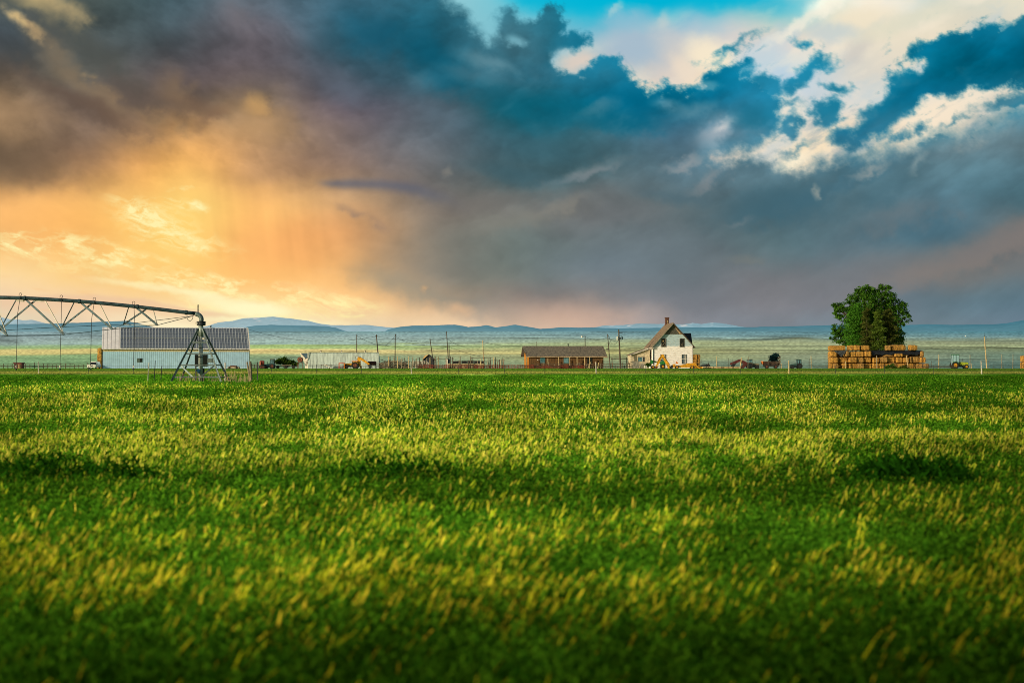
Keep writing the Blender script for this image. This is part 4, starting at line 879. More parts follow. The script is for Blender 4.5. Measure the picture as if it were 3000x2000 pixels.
def tank_on_stand(px0, px1, py0, py1, Y0, label, m, axis='x'):
    cx = gx((px0+px1)/2, Y0); r = (gz(py0, Y0)-gz(py1, Y0))/2; zc = (gz(py0, Y0)+gz(py1, Y0))/2; L_ = gx(px1, Y0)-gx(px0, Y0)
    T = thing('fuel_tank', label, 'fuel tank', (cx, Y0, 0))
    if axis == 'x':
        part(T, 'tank', MB().disc((cx, Y0, zc), r, L_, 24, axis='x'), m, smooth=False); hx = L_*.36
        for s in (-1, 1):
            for t in (-1, 1): part(T, 'leg', MB().beam((cx+s*hx*1.05, Y0+t*.5, 0), (cx+s*hx, Y0+t*.35, zc-r*.6), .07, .07), W_DARK)
    else:
        part(T, 'tank', MB().disc((cx, Y0+.2, zc), r, 1.9, 24), m)
        part(T, 'end_cap', MB().disc((cx, Y0-.78, zc), r*.25, .06, 12), W_DARK)
        for s in (-1, 1):
            for t in (-.4, .8): part(T, 'leg', MB().beam((cx+s*r*.95, Y0+t, 0), (cx+s*r*.7, Y0+t, zc-r*.5), .09, .09), RUST)
        part(T, 'brace', MB().box(cx-r*.95, cx+r*.95, Y0-.46, Y0-.4, zc-r*1.5, zc-r*1.35), RUST)
tank_on_stand(1078, 1102.5, 1058, 1070, FARM-3, 'dark rusty cylindrical tank on legs right of the orange backhoe', mat('dark rust', (0.055, 0.022, 0.018), 0.85, 0, 0.4, 3))
tank_on_stand(869, 890, 1045.5, 1061, FARM-3, 'round end of a rust-red fuel tank on a tall stand beside the low shed', mat('red rust', (0.21, 0.075, 0.045), 0.85, 0, 0.3, 3), axis='y')

def backhoe_yellow():
    Y0 = FARM-8; g = lambda px, py, dy=0: (gx(px, Y0), Y0+dy, gz(py, Y0))
    cx = gx(1995, Y0)
    T = thing('backhoe_loader', 'yellow backhoe with its arm folded in a tall inverted V before the white house', 'backhoe', (cx, Y0, 0))
    part(T, 'chassis', MB().prism([(gx(1972,Y0), gz(1076,Y0)), (gx(2035,Y0), gz(1076,Y0)), (gx(2035,Y0), gz(1068,Y0)), (gx(2012,Y0), gz(1066,Y0)), (gx(1990,Y0), gz(1070,Y0)), (gx(1972,Y0), gz(1070,Y0))], Y0-.5, Y0+.5), YEL)
    part(T, 'bonnet', MB().prism([(gx(2010,Y0), gz(1068.5,Y0)), (gx(2037,Y0), gz(1069,Y0)), (gx(2036,Y0), gz(1062.5,Y0)), (gx(2012,Y0), gz(1064,Y0))], Y0-.45, Y0+.45), YEL)
    part(T, 'seat', MB().box(gx(1980,Y0), gx(1986.5,Y0), Y0-.3, Y0+.3, gz(1065,Y0), gz(1061,Y0)).box(gx(1981,Y0), gx(1983,Y0), Y0-.28, Y0+.28, gz(1061,Y0), gz(1058.5,Y0)), ORG)
    part(T, 'control_console', MB().box(gx(1971,Y0), gx(1978,Y0), Y0-.35, Y0+.35, gz(1072,Y0), gz(1066,Y0)), YEL)
    for px, r in ((1982, .42), (2026, .36), (2003, .3)):
        for s in (-1, 1):
            if px == 2003: continue
            wheel(T, (gx(px, Y0), Y0+s*.75, r), r, .36, YEL, side=s)
    arm(T, 'boom', [g(1962, 1083), g(1958, 1070), g(1944, 1046), g(1940, 1038)], YEL, [.35, .5, .45, .3])
    arm(T, 'dipper_arm', [g(1942, 1039), g(1932, 1052), g(1927, 1066), g(1922, 1073)], YEL, [.3, .42, .34, .22])
    cyl_ram(T, g(1946, 1044, -.3), g(1962, 1068, -.3)); cyl_ram(T, g(1936, 1042, -.25), g(1923, 1062, -.25), YEL)
    bucket(T, g(1924, 1077), .8, RUST, -1)
    arm(T, 'swing_frame', [g(1962, 1078), g(1972, 1072)], W_DARK, [.5, .5])
    for s in (-1, 1):
        mb = MB().beam((gx(2032,Y0), Y0+s*.7, gz(1065,Y0)), (gx(2044,Y0), Y0+s*.7, gz(1076,Y0)), .16, .34).beam((gx(2044,Y0), Y0+s*.7, gz(1076,Y0)), (gx(2051,Y0), Y0+s*.7, gz(1080,Y0)), .16, .26)
        part(T, 'loader_arm', mb, YEL)
    bucket(T, (gx(2053, Y0), Y0, gz(1078, Y0)), .7, YEL, 1, 'loader_bucket')
backhoe_yellow()
def backhoe_maroon():
    Y0 = FARM-2; g = lambda px, py: (gx(px, Y0), Y0, gz(py, Y0))
    T, X, z1, z2 = tractor('backhoe_loader', 'maroon backhoe with bent arm and cab standing behind the flatbed trailer', 2186, 2224, Y0, mat('dusty tan paint', (0.20, 0.17, 0.10), 0.8, 0, 0.4, 3), W_DARK, 1, roofm=W_DARK, h=gz(1052, Y0), exhaust=True)
    T['category'] = 'backhoe'
    arm(T, 'boom', [g(2194, 1071), g(2180, 1062), g(2166, 1055)], DRED, [.5, .6, .4])
    arm(T, 'dipper_arm', [g(2167, 1055), g(2152, 1062), g(2139, 1066)], DRED, [.4, .5, .3])
    bucket(T, g(2149, 1072), 1.1, W_DARK, -1)
    arm(T, 'stabiliser', [g(2182, 1068), g(2172, 1079)], DRED, [.5, .6])
backhoe_maroon()
def flatbed():
    Y0 = FARM-4; z = gz(1076.5, Y0)
    T = thing('flatbed_trailer', 'long low flatbed trailer with tan plank deck right of the yellow backhoe', 'trailer', (gx(2110, Y0), Y0, 0))
    part(T, 'deck', MB().box(gx(2057, Y0), gx(2163, Y0), Y0-1.1, Y0+1.1, z-.1, z+.22), mat('tan planks', (0.62, 0.45, 0.22), 0.8, 0, 0.2, 2))
    part(T, 'frame', MB().box(gx(2058, Y0), gx(2162, Y0), Y0-1.0, Y0+1.0, z-.26, z-.104), W_DARK)
    for px in (2075, 2084, 2140, 2149): part(T, 'wheel', MB().disc((gx(px, Y0), Y0-.95, .2), .2, .2, 12), TYRE)
flatbed()
def wagon():
    Y0 = FARM-1; g = lambda px, py: (gx(px, Y0), gz(py, Y0))
    T = thing('feed_wagon', 'brown box feed wagon with unloading spout behind the fence', 'wagon', (gx(2255, Y0), Y0, 0))
    part(T, 'box', MB().prism([g(2239,1073), g(2278,1073), g(2284,1064), g(2282,1058), g(2234,1058), g(2236,1066)], Y0-1.1, Y0+1.1), mat('brown wagon paint', (0.055, 0.032, 0.02), 0.8, 0, 0.5, 2))
    part(T, 'end_board', MB().prism([g(2232,1066), g(2233.6,1066), g(2233.6,1057.5), g(2231.5,1057.5)], Y0-1.12, Y0+1.12), ORG)
    part(T, 'spout', MB().prism([g(2270,1065), g(2284,1066), g(2284,1059), g(2280,1053), g(2277,1049), g(2275,1050), g(2279,1058), g(2270,1060)], Y0-.3, Y0+.3) if False else MB().beam((gx(2272,Y0), Y0-1.3, gz(1063,Y0)), (gx(2283,Y0), Y0-1.3, gz(1058,Y0)), .5, .5).beam((gx(2283,Y0), Y0-1.3, gz(1058,Y0)), (gx(2276,Y0), Y0-1.3, gz(1047,Y0)), .2, .14), WOOD_D)
    for px in (2244, 2270): wheel(T, (gx(px, Y0), Y0-1.0, .5), .5, .3, RUST)
    part(T, 'drawbar', MB().beam((gx(2226,Y0), Y0, gz(1074,Y0)), (gx(2240,Y0), Y0, gz(1074,Y0)), .15, .15), W_DARK)
wagon()
def greenmachine():
    Y0 = FARM-5; g = lambda px, py: (gx(px, Y0), gz(py, Y0))
    T = thing('farm_implement', 'bright green farm implement parked between yellow digger arm and white house', 'farm implement', (gx(1925, Y0), Y0, 0))
    part(T, 'hopper', MB().prism([g(1907,1066), g(1912,1066), g(1913,1055), g(1906,1054)], Y0-.7, Y0+.7), GRN)
    part(T, 'auger', MB().beam((gx(1912,Y0), Y0, gz(1058,Y0)), (gx(1940,Y0), Y0, gz(1063,Y0)), .4, .35), GRN)
    part(T, 'body', MB().prism([g(1934,1078), g(1948,1078), g(1949,1064), g(1944,1057), g(1939,1056), g(1935,1064)], Y0-.7, Y0+.7), GRN)
    part(T, 'side_panel', MB().box(gx(1915,Y0), gx(1933,Y0), Y0-.5, Y0+.4, gz(1076,Y0), gz(1068,Y0)), WHITEP)
    wheel(T, (gx(1941, Y0), Y0-.8, .55), .55, .35, YEL); wheel(T, (gx(1912, Y0), Y0-.8, .4), .4, .3, YEL)
greenmachine()
def oldtractor():
    Y0 = FARM-3
    T, X, z1, z2 = tractor('tractor', 'old black open tractor with roll bar between yellow backhoe and flatbed', 2053, 2080, Y0, W_DARK, W_DARK, -1, h=2.0, cab=False, exhaust=False)
    fr = MB()
    for px in (2059, 2074): fr.beam((gx(px, Y0), Y0, .9), (gx(px, Y0), Y0, gz(1066, Y0)), .07, .07)
    fr.beam((gx(2057.5, Y0), Y0, gz(1066, Y0)), (gx(2075.5, Y0), Y0, gz(1065.6, Y0)), .3, .07)
    part(T, 'roll_bar', fr, W_DARK)
oldtractor()
def scrap():
    Y0 = FARM+1; g = lambda px, py: (gx(px, Y0), gz(py, Y0))
    T = thing('water_tank_trailer', 'red tank trailer in the scrap line just right of the metal barn', 'trailer', (gx(768, Y0), Y0, 0))
    part(T, 'tank', MB().disc((gx(768, Y0), Y0, gz(1063, Y0)), .55, 1.0, 20, axis='x'), REDP)
    part(T, 'front_plate', MB().box(gx(762,Y0), gx(765.5,Y0), Y0-.8, Y0-.6, gz(1075,Y0), gz(1059,Y0)), mat('salmon paint', (0.42, 0.14, 0.09), 0.7, 0, 0.3, 3))
    part(T, 'frame', MB().box(gx(761,Y0), gx(776,Y0), Y0-.6, Y0+.6, gz(1074,Y0), gz(1070,Y0)), W_DARK)
    wheel(T, (gx(766, Y0), Y0-.75, .42), .42, .25, RUST); wheel(T, (gx(773, Y0), Y0-.75, .42), .42, .25, RUST)
    T = thing('wooden_wagon', 'dark wooden wagon with slatted sides behind the wire fence right of the barn', 'wagon', (gx(830, Y0), Y0+2, 0))
    part(T, 'deck', MB().box(gx(806,Y0), gx(866,Y0), Y0+1.2, Y0+2.8, gz(1074,Y0), gz(1071,Y0)), WOOD_D)
    for px in (812, 836, 858): part(T, 'wheel', MB().disc((gx(px, Y0), Y0+1.0, .42), .42, .2, 16), TYRE)
    part(T, 'side_board', MB().box(gx(822,Y0), gx(850,Y0), Y0+1.1, Y0+1.16, gz(1070,Y0), gz(1068.6,Y0)), WOOD_G)
    T = thing('sheet_rack', 'blue-white painted steel rack standing behind the old blue-green tractor', 'rack', (gx(803, Y0), Y0+3, 0))
    part(T, 'frame', MB().box(gx(799,Y0), gx(800.5,Y0), Y0+3, Y0+3.1, 0, gz(1050,Y0)).box(gx(805.5,Y0), gx(807,Y0), Y0+3, Y0+3.1, 0, gz(1050,Y0)).box(gx(800.5,Y0), gx(805.5,Y0), Y0+3, Y0+3.1, gz(1052,Y0), gz(1050.5,Y0)), mat('pale blue paint', (0.35, 0.5, 0.55), 0.6, 0, 0.3, 3))
    part(T, 'panel', MB().box(gx(800.5,Y0), gx(805.5,Y0), Y0+3.02, Y0+3.08, gz(1068,Y0), gz(1058,Y0)), MATS['pale blue paint'])
scrap()

# ------------------------------------------------------------------ long low shed
def lowshed():
    Y0 = FARM+3; x0, x1 = gx(903, Y0), gx(1109, Y0); zt = gz(1032.5, Y0)
    T = thing('metal_shed', 'long low shed of faded grey-green metal sheet with three roof vents', 'shed', ((x0+x1)/2, Y0, 0))
    m = mat('faded grey green sheet', (0.42, 0.50, 0.46), 0.6, 0, 0.22, 1.2, stretch=(2.2, 1, 0.35), ribs=('X', 0.8, 0.86, 0.25))
    part(T, 'wall', MB().prismx([(Y0, 0), (Y0+3, 0), (Y0+3, zt-1.2), (Y0+.9, zt-.05), (Y0+.55, zt-.05)], x0, x1), m)
    part(T, 'ridge_cap', MB().box(x0-.05, x1+.05, Y0+.45, Y0+1.0, zt-.05, zt+.06), mat('dark streaked cap', (0.14, 0.19, 0.20), 0.7, 0, 0.6, 3))
    for px in (938.5, 999.5, 1068.5):
        v = part(T, 'roof_vent', MB().tube([(gx(px, Y0), Y0+.8, zt), (gx(px, Y0), Y0+.8, zt+.35)], .12, 8), WHITEP)
        part(T, 'vent_cap', MB().disc((gx(px+.6, Y0), Y0+.8, zt+.42), .16, .14, 10, axis='z'), W_DARK, v)
    # left end: white slanting end frame with blue shaded opening
    g = lambda px, py: (gx(px, Y0), gz(py, Y0))
    part(T, 'end_wall', MB().prism([g(893,1080), g(901.5,1080), g(901.5,1050), g(893,1049), g(880,1037), g(881,1048), g(888,1056), g(892,1064)], Y0+.35, Y0+.45), WHITEP)
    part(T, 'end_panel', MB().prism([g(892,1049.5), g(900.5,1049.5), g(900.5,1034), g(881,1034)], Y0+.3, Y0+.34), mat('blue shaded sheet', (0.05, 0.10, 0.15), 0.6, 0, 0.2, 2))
    part(T, 'end_trim', MB().beam((gx(878,Y0), Y0+.25, gz(1034,Y0)), (gx(893,Y0), Y0+.25, gz(1050,Y0)), .1, .28).beam((gx(901.8,Y0), Y0+.2, gz(1031.5,Y0)), (gx(902,Y0), Y0+.2, gz(1052,Y0)), .1, .14), WHITEP)
    part(T, 'brace', MB().beam((gx(902,Y0), Y0+.2, gz(1052,Y0)), (gx(894,Y0), Y0+.2, gz(1070,Y0)), .08, .1), W_DARK)
lowshed()

# ------------------------------------------------------------------ brown cabin
def cabin():
    Y0 = FARM; D = 5.2
    cx = gx(1651); hw = (gx(1768)-gx(1543))/2; x0, x1 = gx(1543), gx(1768); ze = gz(1043); zr = gz(1015.5)+.08
    T = thing('wooden_cabin', 'long brown board cabin with dark shingle roof and lit orange end wall', 'cabin', (cx, Y0, 0))
    m = mat('brown boards', (0.11, 0.056, 0.018), 0.85, 0, 0.35, 1.5, stretch=(3, 3, 0.4), ribs=('X', 0.55, 0.75, 0.2))
    part(T, 'wall', MB().prismx([(Y0, 0), (Y0+D, 0), (Y0+D, ze), (Y0+D/2, zr-.25), (Y0, ze)], x0, x1), m)
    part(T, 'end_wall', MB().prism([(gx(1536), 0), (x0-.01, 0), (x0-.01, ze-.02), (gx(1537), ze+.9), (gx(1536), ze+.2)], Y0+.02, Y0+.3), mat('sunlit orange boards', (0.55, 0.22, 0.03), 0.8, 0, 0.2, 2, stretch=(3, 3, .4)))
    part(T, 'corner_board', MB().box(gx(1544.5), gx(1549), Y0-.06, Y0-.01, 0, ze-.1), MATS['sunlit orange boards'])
    rm = mat('dark cedar shingles', (0.135, 0.115, 0.085), 0.95, 0, 0.5, 3.0, rgb2=(0.05, 0.045, 0.038), bump=0.5)
    ov = .55; sl_ = (zr-ze)/(D/2); th = .14
    f = [(Y0-ov, ze-ov*sl_*.3), (Y0+D/2, zr), (Y0+D/2, zr+th), (Y0-ov, ze-ov*sl_*.3+th)]
    b = [(Y0+D+ov, ze-ov*sl_*.3), (Y0+D+ov, ze-ov*sl_*.3+th), (Y0+D/2, zr+th), (Y0+D/2, zr)]
    # the ridge is a little shorter than the eaves at the right, and overhangs at the left
    def slab(prof, xl, xr, xl2, xr2):
        mb = MB(); vs = []
        for (yy, zz) in prof:
            t = (zz-ze)/(zr-ze); vs.append((xl+(xl2-xl)*t, yy, zz))
        for (yy, zz) in prof:
            t = (zz-ze)/(zr-ze); vs.append((xr+(xr2-xr)*t, yy, zz))
        n = len(prof); mb.add(vs, [tuple(range(n-1, -1, -1)), tuple(range(n, 2*n))]+[(i, (i+1) % n, (i+1) % n+n, i+n) for i in range(n)]); return mb
    rf = part(T, 'roof', slab(f, gx(1541), gx(1779), gx(1531), gx(1770)), rm)
    part(T, 'roof', slab(b, gx(1526), gx(1779), gx(1531), gx(1770)), rm)
    part(T, 'fascia', MB().box(gx(1541), gx(1779), Y0-ov-.04, Y0-ov, ze-ov*sl_*.3-.12, ze-ov*sl_*.3+.07), mat('pale fascia board', (0.36, 0.25, 0.15), 0.8, 0, 0.3, 3))
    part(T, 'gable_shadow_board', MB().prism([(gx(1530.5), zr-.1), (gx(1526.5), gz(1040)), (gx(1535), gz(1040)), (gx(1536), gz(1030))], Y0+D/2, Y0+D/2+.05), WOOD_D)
    for (a, b_, t, u) in ((1582, 1597, 1044.5, 1063), (1651, 1667, 1044, 1064)):
        w_ = part(T, 'window', MB().box(gx(a), gx(b_), Y0-.08, Y0-.01, gz(u), gz(t)), mat('teal window frame', (0.09, 0.17, 0.17), 0.5, 0, 0.3, 3))
        part(T, 'pane', MB().box(gx(a+2), gx(b_-2), Y0-.1, Y0-.082, gz(u-3), gz(t+3)), GLASS if a > 1600 else mat('dim teal glass', (0.05, 0.14, 0.16), 0.2, 0, .3, 2), w_)
    w_ = part(T, 'window', MB().box(gx(1720), gx(1735), Y0-.06, Y0-.01, gz(1065), gz(1045)), DGLASS)
    part(T, 'window_board', MB().box(gx(1719), gx(1736), Y0-.09, Y0-.062, gz(1066.5), gz(1065)), WOOD_G, w_)
    part(T, 'chimney_pipe', MB().tube([(gx(1666), Y0+D/2, zr), (gx(1666), Y0+D/2, zr+.6)], .1, 8).disc((gx(1665.5), Y0+D/2, zr+.62), .16, .1, 10, axis='z'), W_DARK, rf)
    part(T, 'porch_lamp', MB().disc((gx(1575.5), Y0-.08, gz(1054)), .13, .1, 10), WHITEP)
    # veranda posts
    for px, top in ((1541.5, 1045), (1604, 1049), (1635.5, 1045), (1668, 1044), (1689.5, 1044), (1711.5, 1045), (1726, 1045)):
        part(T, 'veranda_post', MB().beam((gx(px+(2 if px == 1604 else 0)), Y0-ov-1.6, 0), (gx(px), Y0-ov-1.6, gz(top)), .15, .17), WOOD_T)
cabin()

# ------------------------------------------------------------------ white farmhouse
def house():
    s = FARM/F; cx = gx(1971.5); rot = math.radians(5.5)
    T = thing('farmhouse', 'abandoned two-storey white clapboard house with steep brown roof and brick chimney', 'house', (cx, FARM, 0), rot)
    hw = 59.5*s; ze = (1080-1013)*s; za = (1080-947.5)*s; D = 8.2
    m = bpy.data.materials.new('weathered clapboard'); m.use_nodes = True; MATS[m.name] = m
    N = m.node_tree.nodes; L = m.node_tree.links; B = N['Principled BSDF']; B.inputs['Roughness'].default_value = .85
    tc = N.new('ShaderNodeTexCoord'); sp = N.new('ShaderNodeSeparateXYZ'); L.new(tc.outputs['Object'], sp.inputs[0])
    nz = N.new('ShaderNodeTexNoise'); nz.inputs['Scale'].default_value = 1.2; nz.inputs['Detail'].default_value = 7; mp = N.new('ShaderNodeMapping'); mp.inputs['Scale'].default_value = (1, 1, 3.5); L.new(tc.outputs['Object'], mp.inputs[0]); L.new(mp.outputs[0], nz.inputs['Vector'])
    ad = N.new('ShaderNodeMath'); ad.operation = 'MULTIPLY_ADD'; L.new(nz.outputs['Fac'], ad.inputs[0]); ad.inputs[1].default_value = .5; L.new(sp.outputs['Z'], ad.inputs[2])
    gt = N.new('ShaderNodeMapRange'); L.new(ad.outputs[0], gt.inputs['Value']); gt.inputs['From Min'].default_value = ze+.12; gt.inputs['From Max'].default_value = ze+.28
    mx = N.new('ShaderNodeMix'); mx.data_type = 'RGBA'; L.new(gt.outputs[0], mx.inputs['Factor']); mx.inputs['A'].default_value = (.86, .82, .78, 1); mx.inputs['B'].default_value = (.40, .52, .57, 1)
    cr = N.new('ShaderNodeValToRGB'); L.new(nz.outputs['Fac'], cr.inputs[0]); cr.color_ramp.elements[0].position = .33; cr.color_ramp.elements[0].color = (.62, .58, .52, 1); cr.color_ramp.elements[1].position = .5; cr.color_ramp.elements[1].color = (1, 1, 1, 1)
    m2 = N.new('ShaderNodeMix'); m2.data_type = 'RGBA'; m2.blend_type = 'MULTIPLY'; m2.inputs['Factor'].default_value = .8; L.new(mx.outputs['Result'], m2.inputs['A']); L.new(cr.outputs[0], m2.inputs['B'])
    d = N.new('ShaderNodeMath'); d.operation = 'DIVIDE'; L.new(sp.outputs['Z'], d.inputs[0]); d.inputs[1].default_value = .42
    fr = N.new('ShaderNodeMath'); fr.operation = 'FRACT'; L.new(d.outputs[0], fr.inputs[0]); lt = N.new('ShaderNodeMath'); lt.operation = 'LESS_THAN'; L.new(fr.outputs[0], lt.inputs[0]); lt.inputs[1].default_value = .2
    m3 = N.new('ShaderNodeMix'); m3.data_type = 'RGBA'; m3.blend_type = 'MULTIPLY'; L.new(lt.outputs[0], m3.inputs['Factor']); L.new(m2.outputs['Result'], m3.inputs['A']); m3.inputs['B'].default_value = (.78, .76, .74, 1)
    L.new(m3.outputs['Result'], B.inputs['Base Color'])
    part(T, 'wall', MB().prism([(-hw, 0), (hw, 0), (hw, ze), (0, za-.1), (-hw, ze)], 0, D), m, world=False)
    part(T, 'corner_board', MB().box(-hw-.03, -hw+.09, -.03, 0-.003, 0, ze-.05), W_DARK, world=False)
    part(T, 'corner_board', MB().box(hw-.09, hw+.03, -.03, 0-.003, 0, ze-.05), W_DARK, world=False)
    # gable infill of bare dark boards
    zg = (1080-979)*s; k = hw*(za-.1-zg)/(za-.1-ze)
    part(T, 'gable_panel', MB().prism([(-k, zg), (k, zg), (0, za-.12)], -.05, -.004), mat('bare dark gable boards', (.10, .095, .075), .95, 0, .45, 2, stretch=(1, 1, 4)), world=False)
    part(T, 'sunlit_rake_patch', MB().prism([(k*.12, zg+(za-zg)*.75), (k*.25, zg+(za-zg)*.62), (k*.93, zg+.02), (k*.72, zg+.02)], -.07, -.052), mat('sunlit tan gable strip', (.50, .32, .17), .9, 0, .3, 3), world=False)  # sunlit strip along the right rake, painted as a lighter patch
    rm = mat('worn brown shingles', (.175, .125, .075), .95, 0, .45, 2.5, rgb2=(.09, .06, .04), bump=.4)
    ov = .55; sl_ = (za-ze)/hw; th = .2; ex = .45
    rf = part(T, 'roof', MB().prism([(-hw-ex, ze-ex*sl_), (0, za), (0, za+th), (-hw-ex, ze-ex*sl_+th)], -ov, D+ov), rm, world=False)
    rf2 = part(T, 'roof', MB().prism([(hw+ex, ze-ex*sl_), (hw+ex, ze-ex*sl_+th), (.004, za+th), (.004, za)], -ov, D+ov), rm, world=False)
    for sx in (-1, 1):
        part(T, 'bargeboard', MB().beam((sx*(hw+ex), -ov-.03, ze-ex*sl_+.05), (0, -ov-.03, za+.05), .05, .24), mat('grey bargeboard', (.26, .22, .16), .9, 0, .3, 3) if sx < 0 else WOOD_D, world=False)
    part(T, 'eave_return', MB().box(-hw-ex, -hw+.2, -ov, D+ov, ze-ex*sl_-.16, ze-ex*sl_-.01), WHITEP, world=False)
    # chimney at the back of the ridge
    ch = part(T, 'chimney', MB().box(-.42, .42, D-1.7, D-.9, za-.6, za+1.45).box(-.5, .5, D-1.78, D-.82, za+1.45, za+1.68), mat('old red brick', (.11, .05, .035), .95, 0, .5, 5), rf, world=False)
    part(T, 'chimney_patch', MB().box(-.12, .2, D-1.72, D-1.705, za+.35, za+.95), mat('tan mortar patch', (.36, .25, .12), .9, 0, .3, 5), ch, world=False)
    # wing at the right with a dark roof
    wz = (1080-974)*s; 
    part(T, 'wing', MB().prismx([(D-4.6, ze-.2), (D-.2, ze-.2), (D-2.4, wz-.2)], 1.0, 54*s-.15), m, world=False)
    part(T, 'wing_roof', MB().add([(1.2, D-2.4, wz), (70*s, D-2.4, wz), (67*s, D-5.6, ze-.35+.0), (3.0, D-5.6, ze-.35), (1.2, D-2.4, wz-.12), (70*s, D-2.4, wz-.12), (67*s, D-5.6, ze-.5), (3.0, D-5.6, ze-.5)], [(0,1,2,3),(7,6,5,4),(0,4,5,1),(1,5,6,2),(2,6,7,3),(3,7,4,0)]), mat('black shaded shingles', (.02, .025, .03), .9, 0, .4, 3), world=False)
    # windows
    ox = 1971.5
    def win(a, b, t, u, kind):
        x0, x1, z0, z1 = (a-ox)*s, (b-ox)*s, (1080-u)*s, (1080-t)*s
        fr_ = MB().box(x0-.1, x0, -.09, -.004, z0-.1, z1+.1).box(x1, x1+.1, -.09, -.004, z0-.1, z1+.1).box(x0, x1, -.09, -.004, z1, z1+.1).box(x0, x1, -.09, -.004, z0-.12, z0)
        w_ = part(T, 'window', fr_, mat('bare window frame', (.20, .19, .15), .9, 0, .4, 4), world=False)
        part(T, 'pane', MB().box(x0, x1, -.03, -.006, z0, z1), DGLASS if kind != 2 else mat('grey curtained glass', (.05, .10, .13), .2, 0, .4, 3), w_, world=False)
        if kind == 0: part(T, 'broken_board', MB().box(x0+.15, x0+.55, -.05, -.035, z0+1.15, z0+1.5), mat('tan board', (.5, .33, .15), .9, 0, .2, 3), w_, world=False)
        if kind in (0, 1): part(T, 'brace', MB().beam((x0+.15, -.06, z0+.15), (x1-.2, -.06, z0+.95), .03, .06).beam((x1-.25, -.06, z0+.1), (x0+.4, -.06, z0+.7), .03, .05), WOOD_G, w_, world=False)
        if kind == 2: part(T, 'muntin', MB().box((x0+x1)/2-.05, (x0+x1)/2+.05, -.06, -.032, z0, z1).box(x0, x1, -.061, -.031, (z0+z1)/2-.05, (z0+z1)/2+.05).box(x1-.28, x1-.14, -.062, -.033, z0, z1), WHITEP, w_, world=False)
    win(1937.5, 1949.5, 992, 1015, 0); win(1992.5, 2004.5, 992, 1015, 1); win(1998.5, 2010.5, 1039, 1064, 2); win(1935, 1949, 1039, 1064, 2)
    part(T, 'drainpipe', MB().tube([(-hw+.04, -.12, 0), (-hw+.04, -.12, ze-.2)], .06, 6), W_DARK, world=False)
    # lean-to at the left
    lx0, lx1 = (1849-ox)*s, (1899-ox)*s; y0 = 1.4
    zl, zr_ = (1080-1040)*s, (1080-1024)*s
    part(T, 'lean_to', MB().prism([(lx0, 0), (lx1+.6, 0), (lx1+.6, zr_+.15), (lx0, zl-.1)], y0, y0+4), mat('cream lean-to boards', (.55, .46, .30), .9, 0, .25, 2), world=False)
    part(T, 'lean_to_roof', MB().prism([(lx0-.25, zl-.06), (lx1+.05, zr_+.12), (lx1+.05, zr_+.30), (lx0-.25, zl+.10)], y0-.4, y0+4.2), rm, world=False)
    part(T, 'lean_to_fascia', MB().beam((lx0-.25, y0-.43, zl+.02), (lx1+.05, y0-.43, zr_+.2), .04, .22), WHITEP, world=False)
    w_ = part(T, 'window', MB().box((1871-ox)*s, (1890-ox)*s, y0-.06, y0-.004, (1080-1059)*s, (1080-1045.5)*s), W_DARK, world=False)
    part(T, 'pane', MB().box((1872-ox)*s, (1884-ox)*s, y0-.08, y0-.062, (1080-1058)*s, (1080-1046.5)*s), GLASS, w_, world=False)
    part(T, 'mullion', MB().box((1884.2-ox)*s, (1885.4-ox)*s, y0-.09, y0-.062, (1080-1058)*s, (1080-1046.5)*s), WHITEP, w_, world=False)
house()

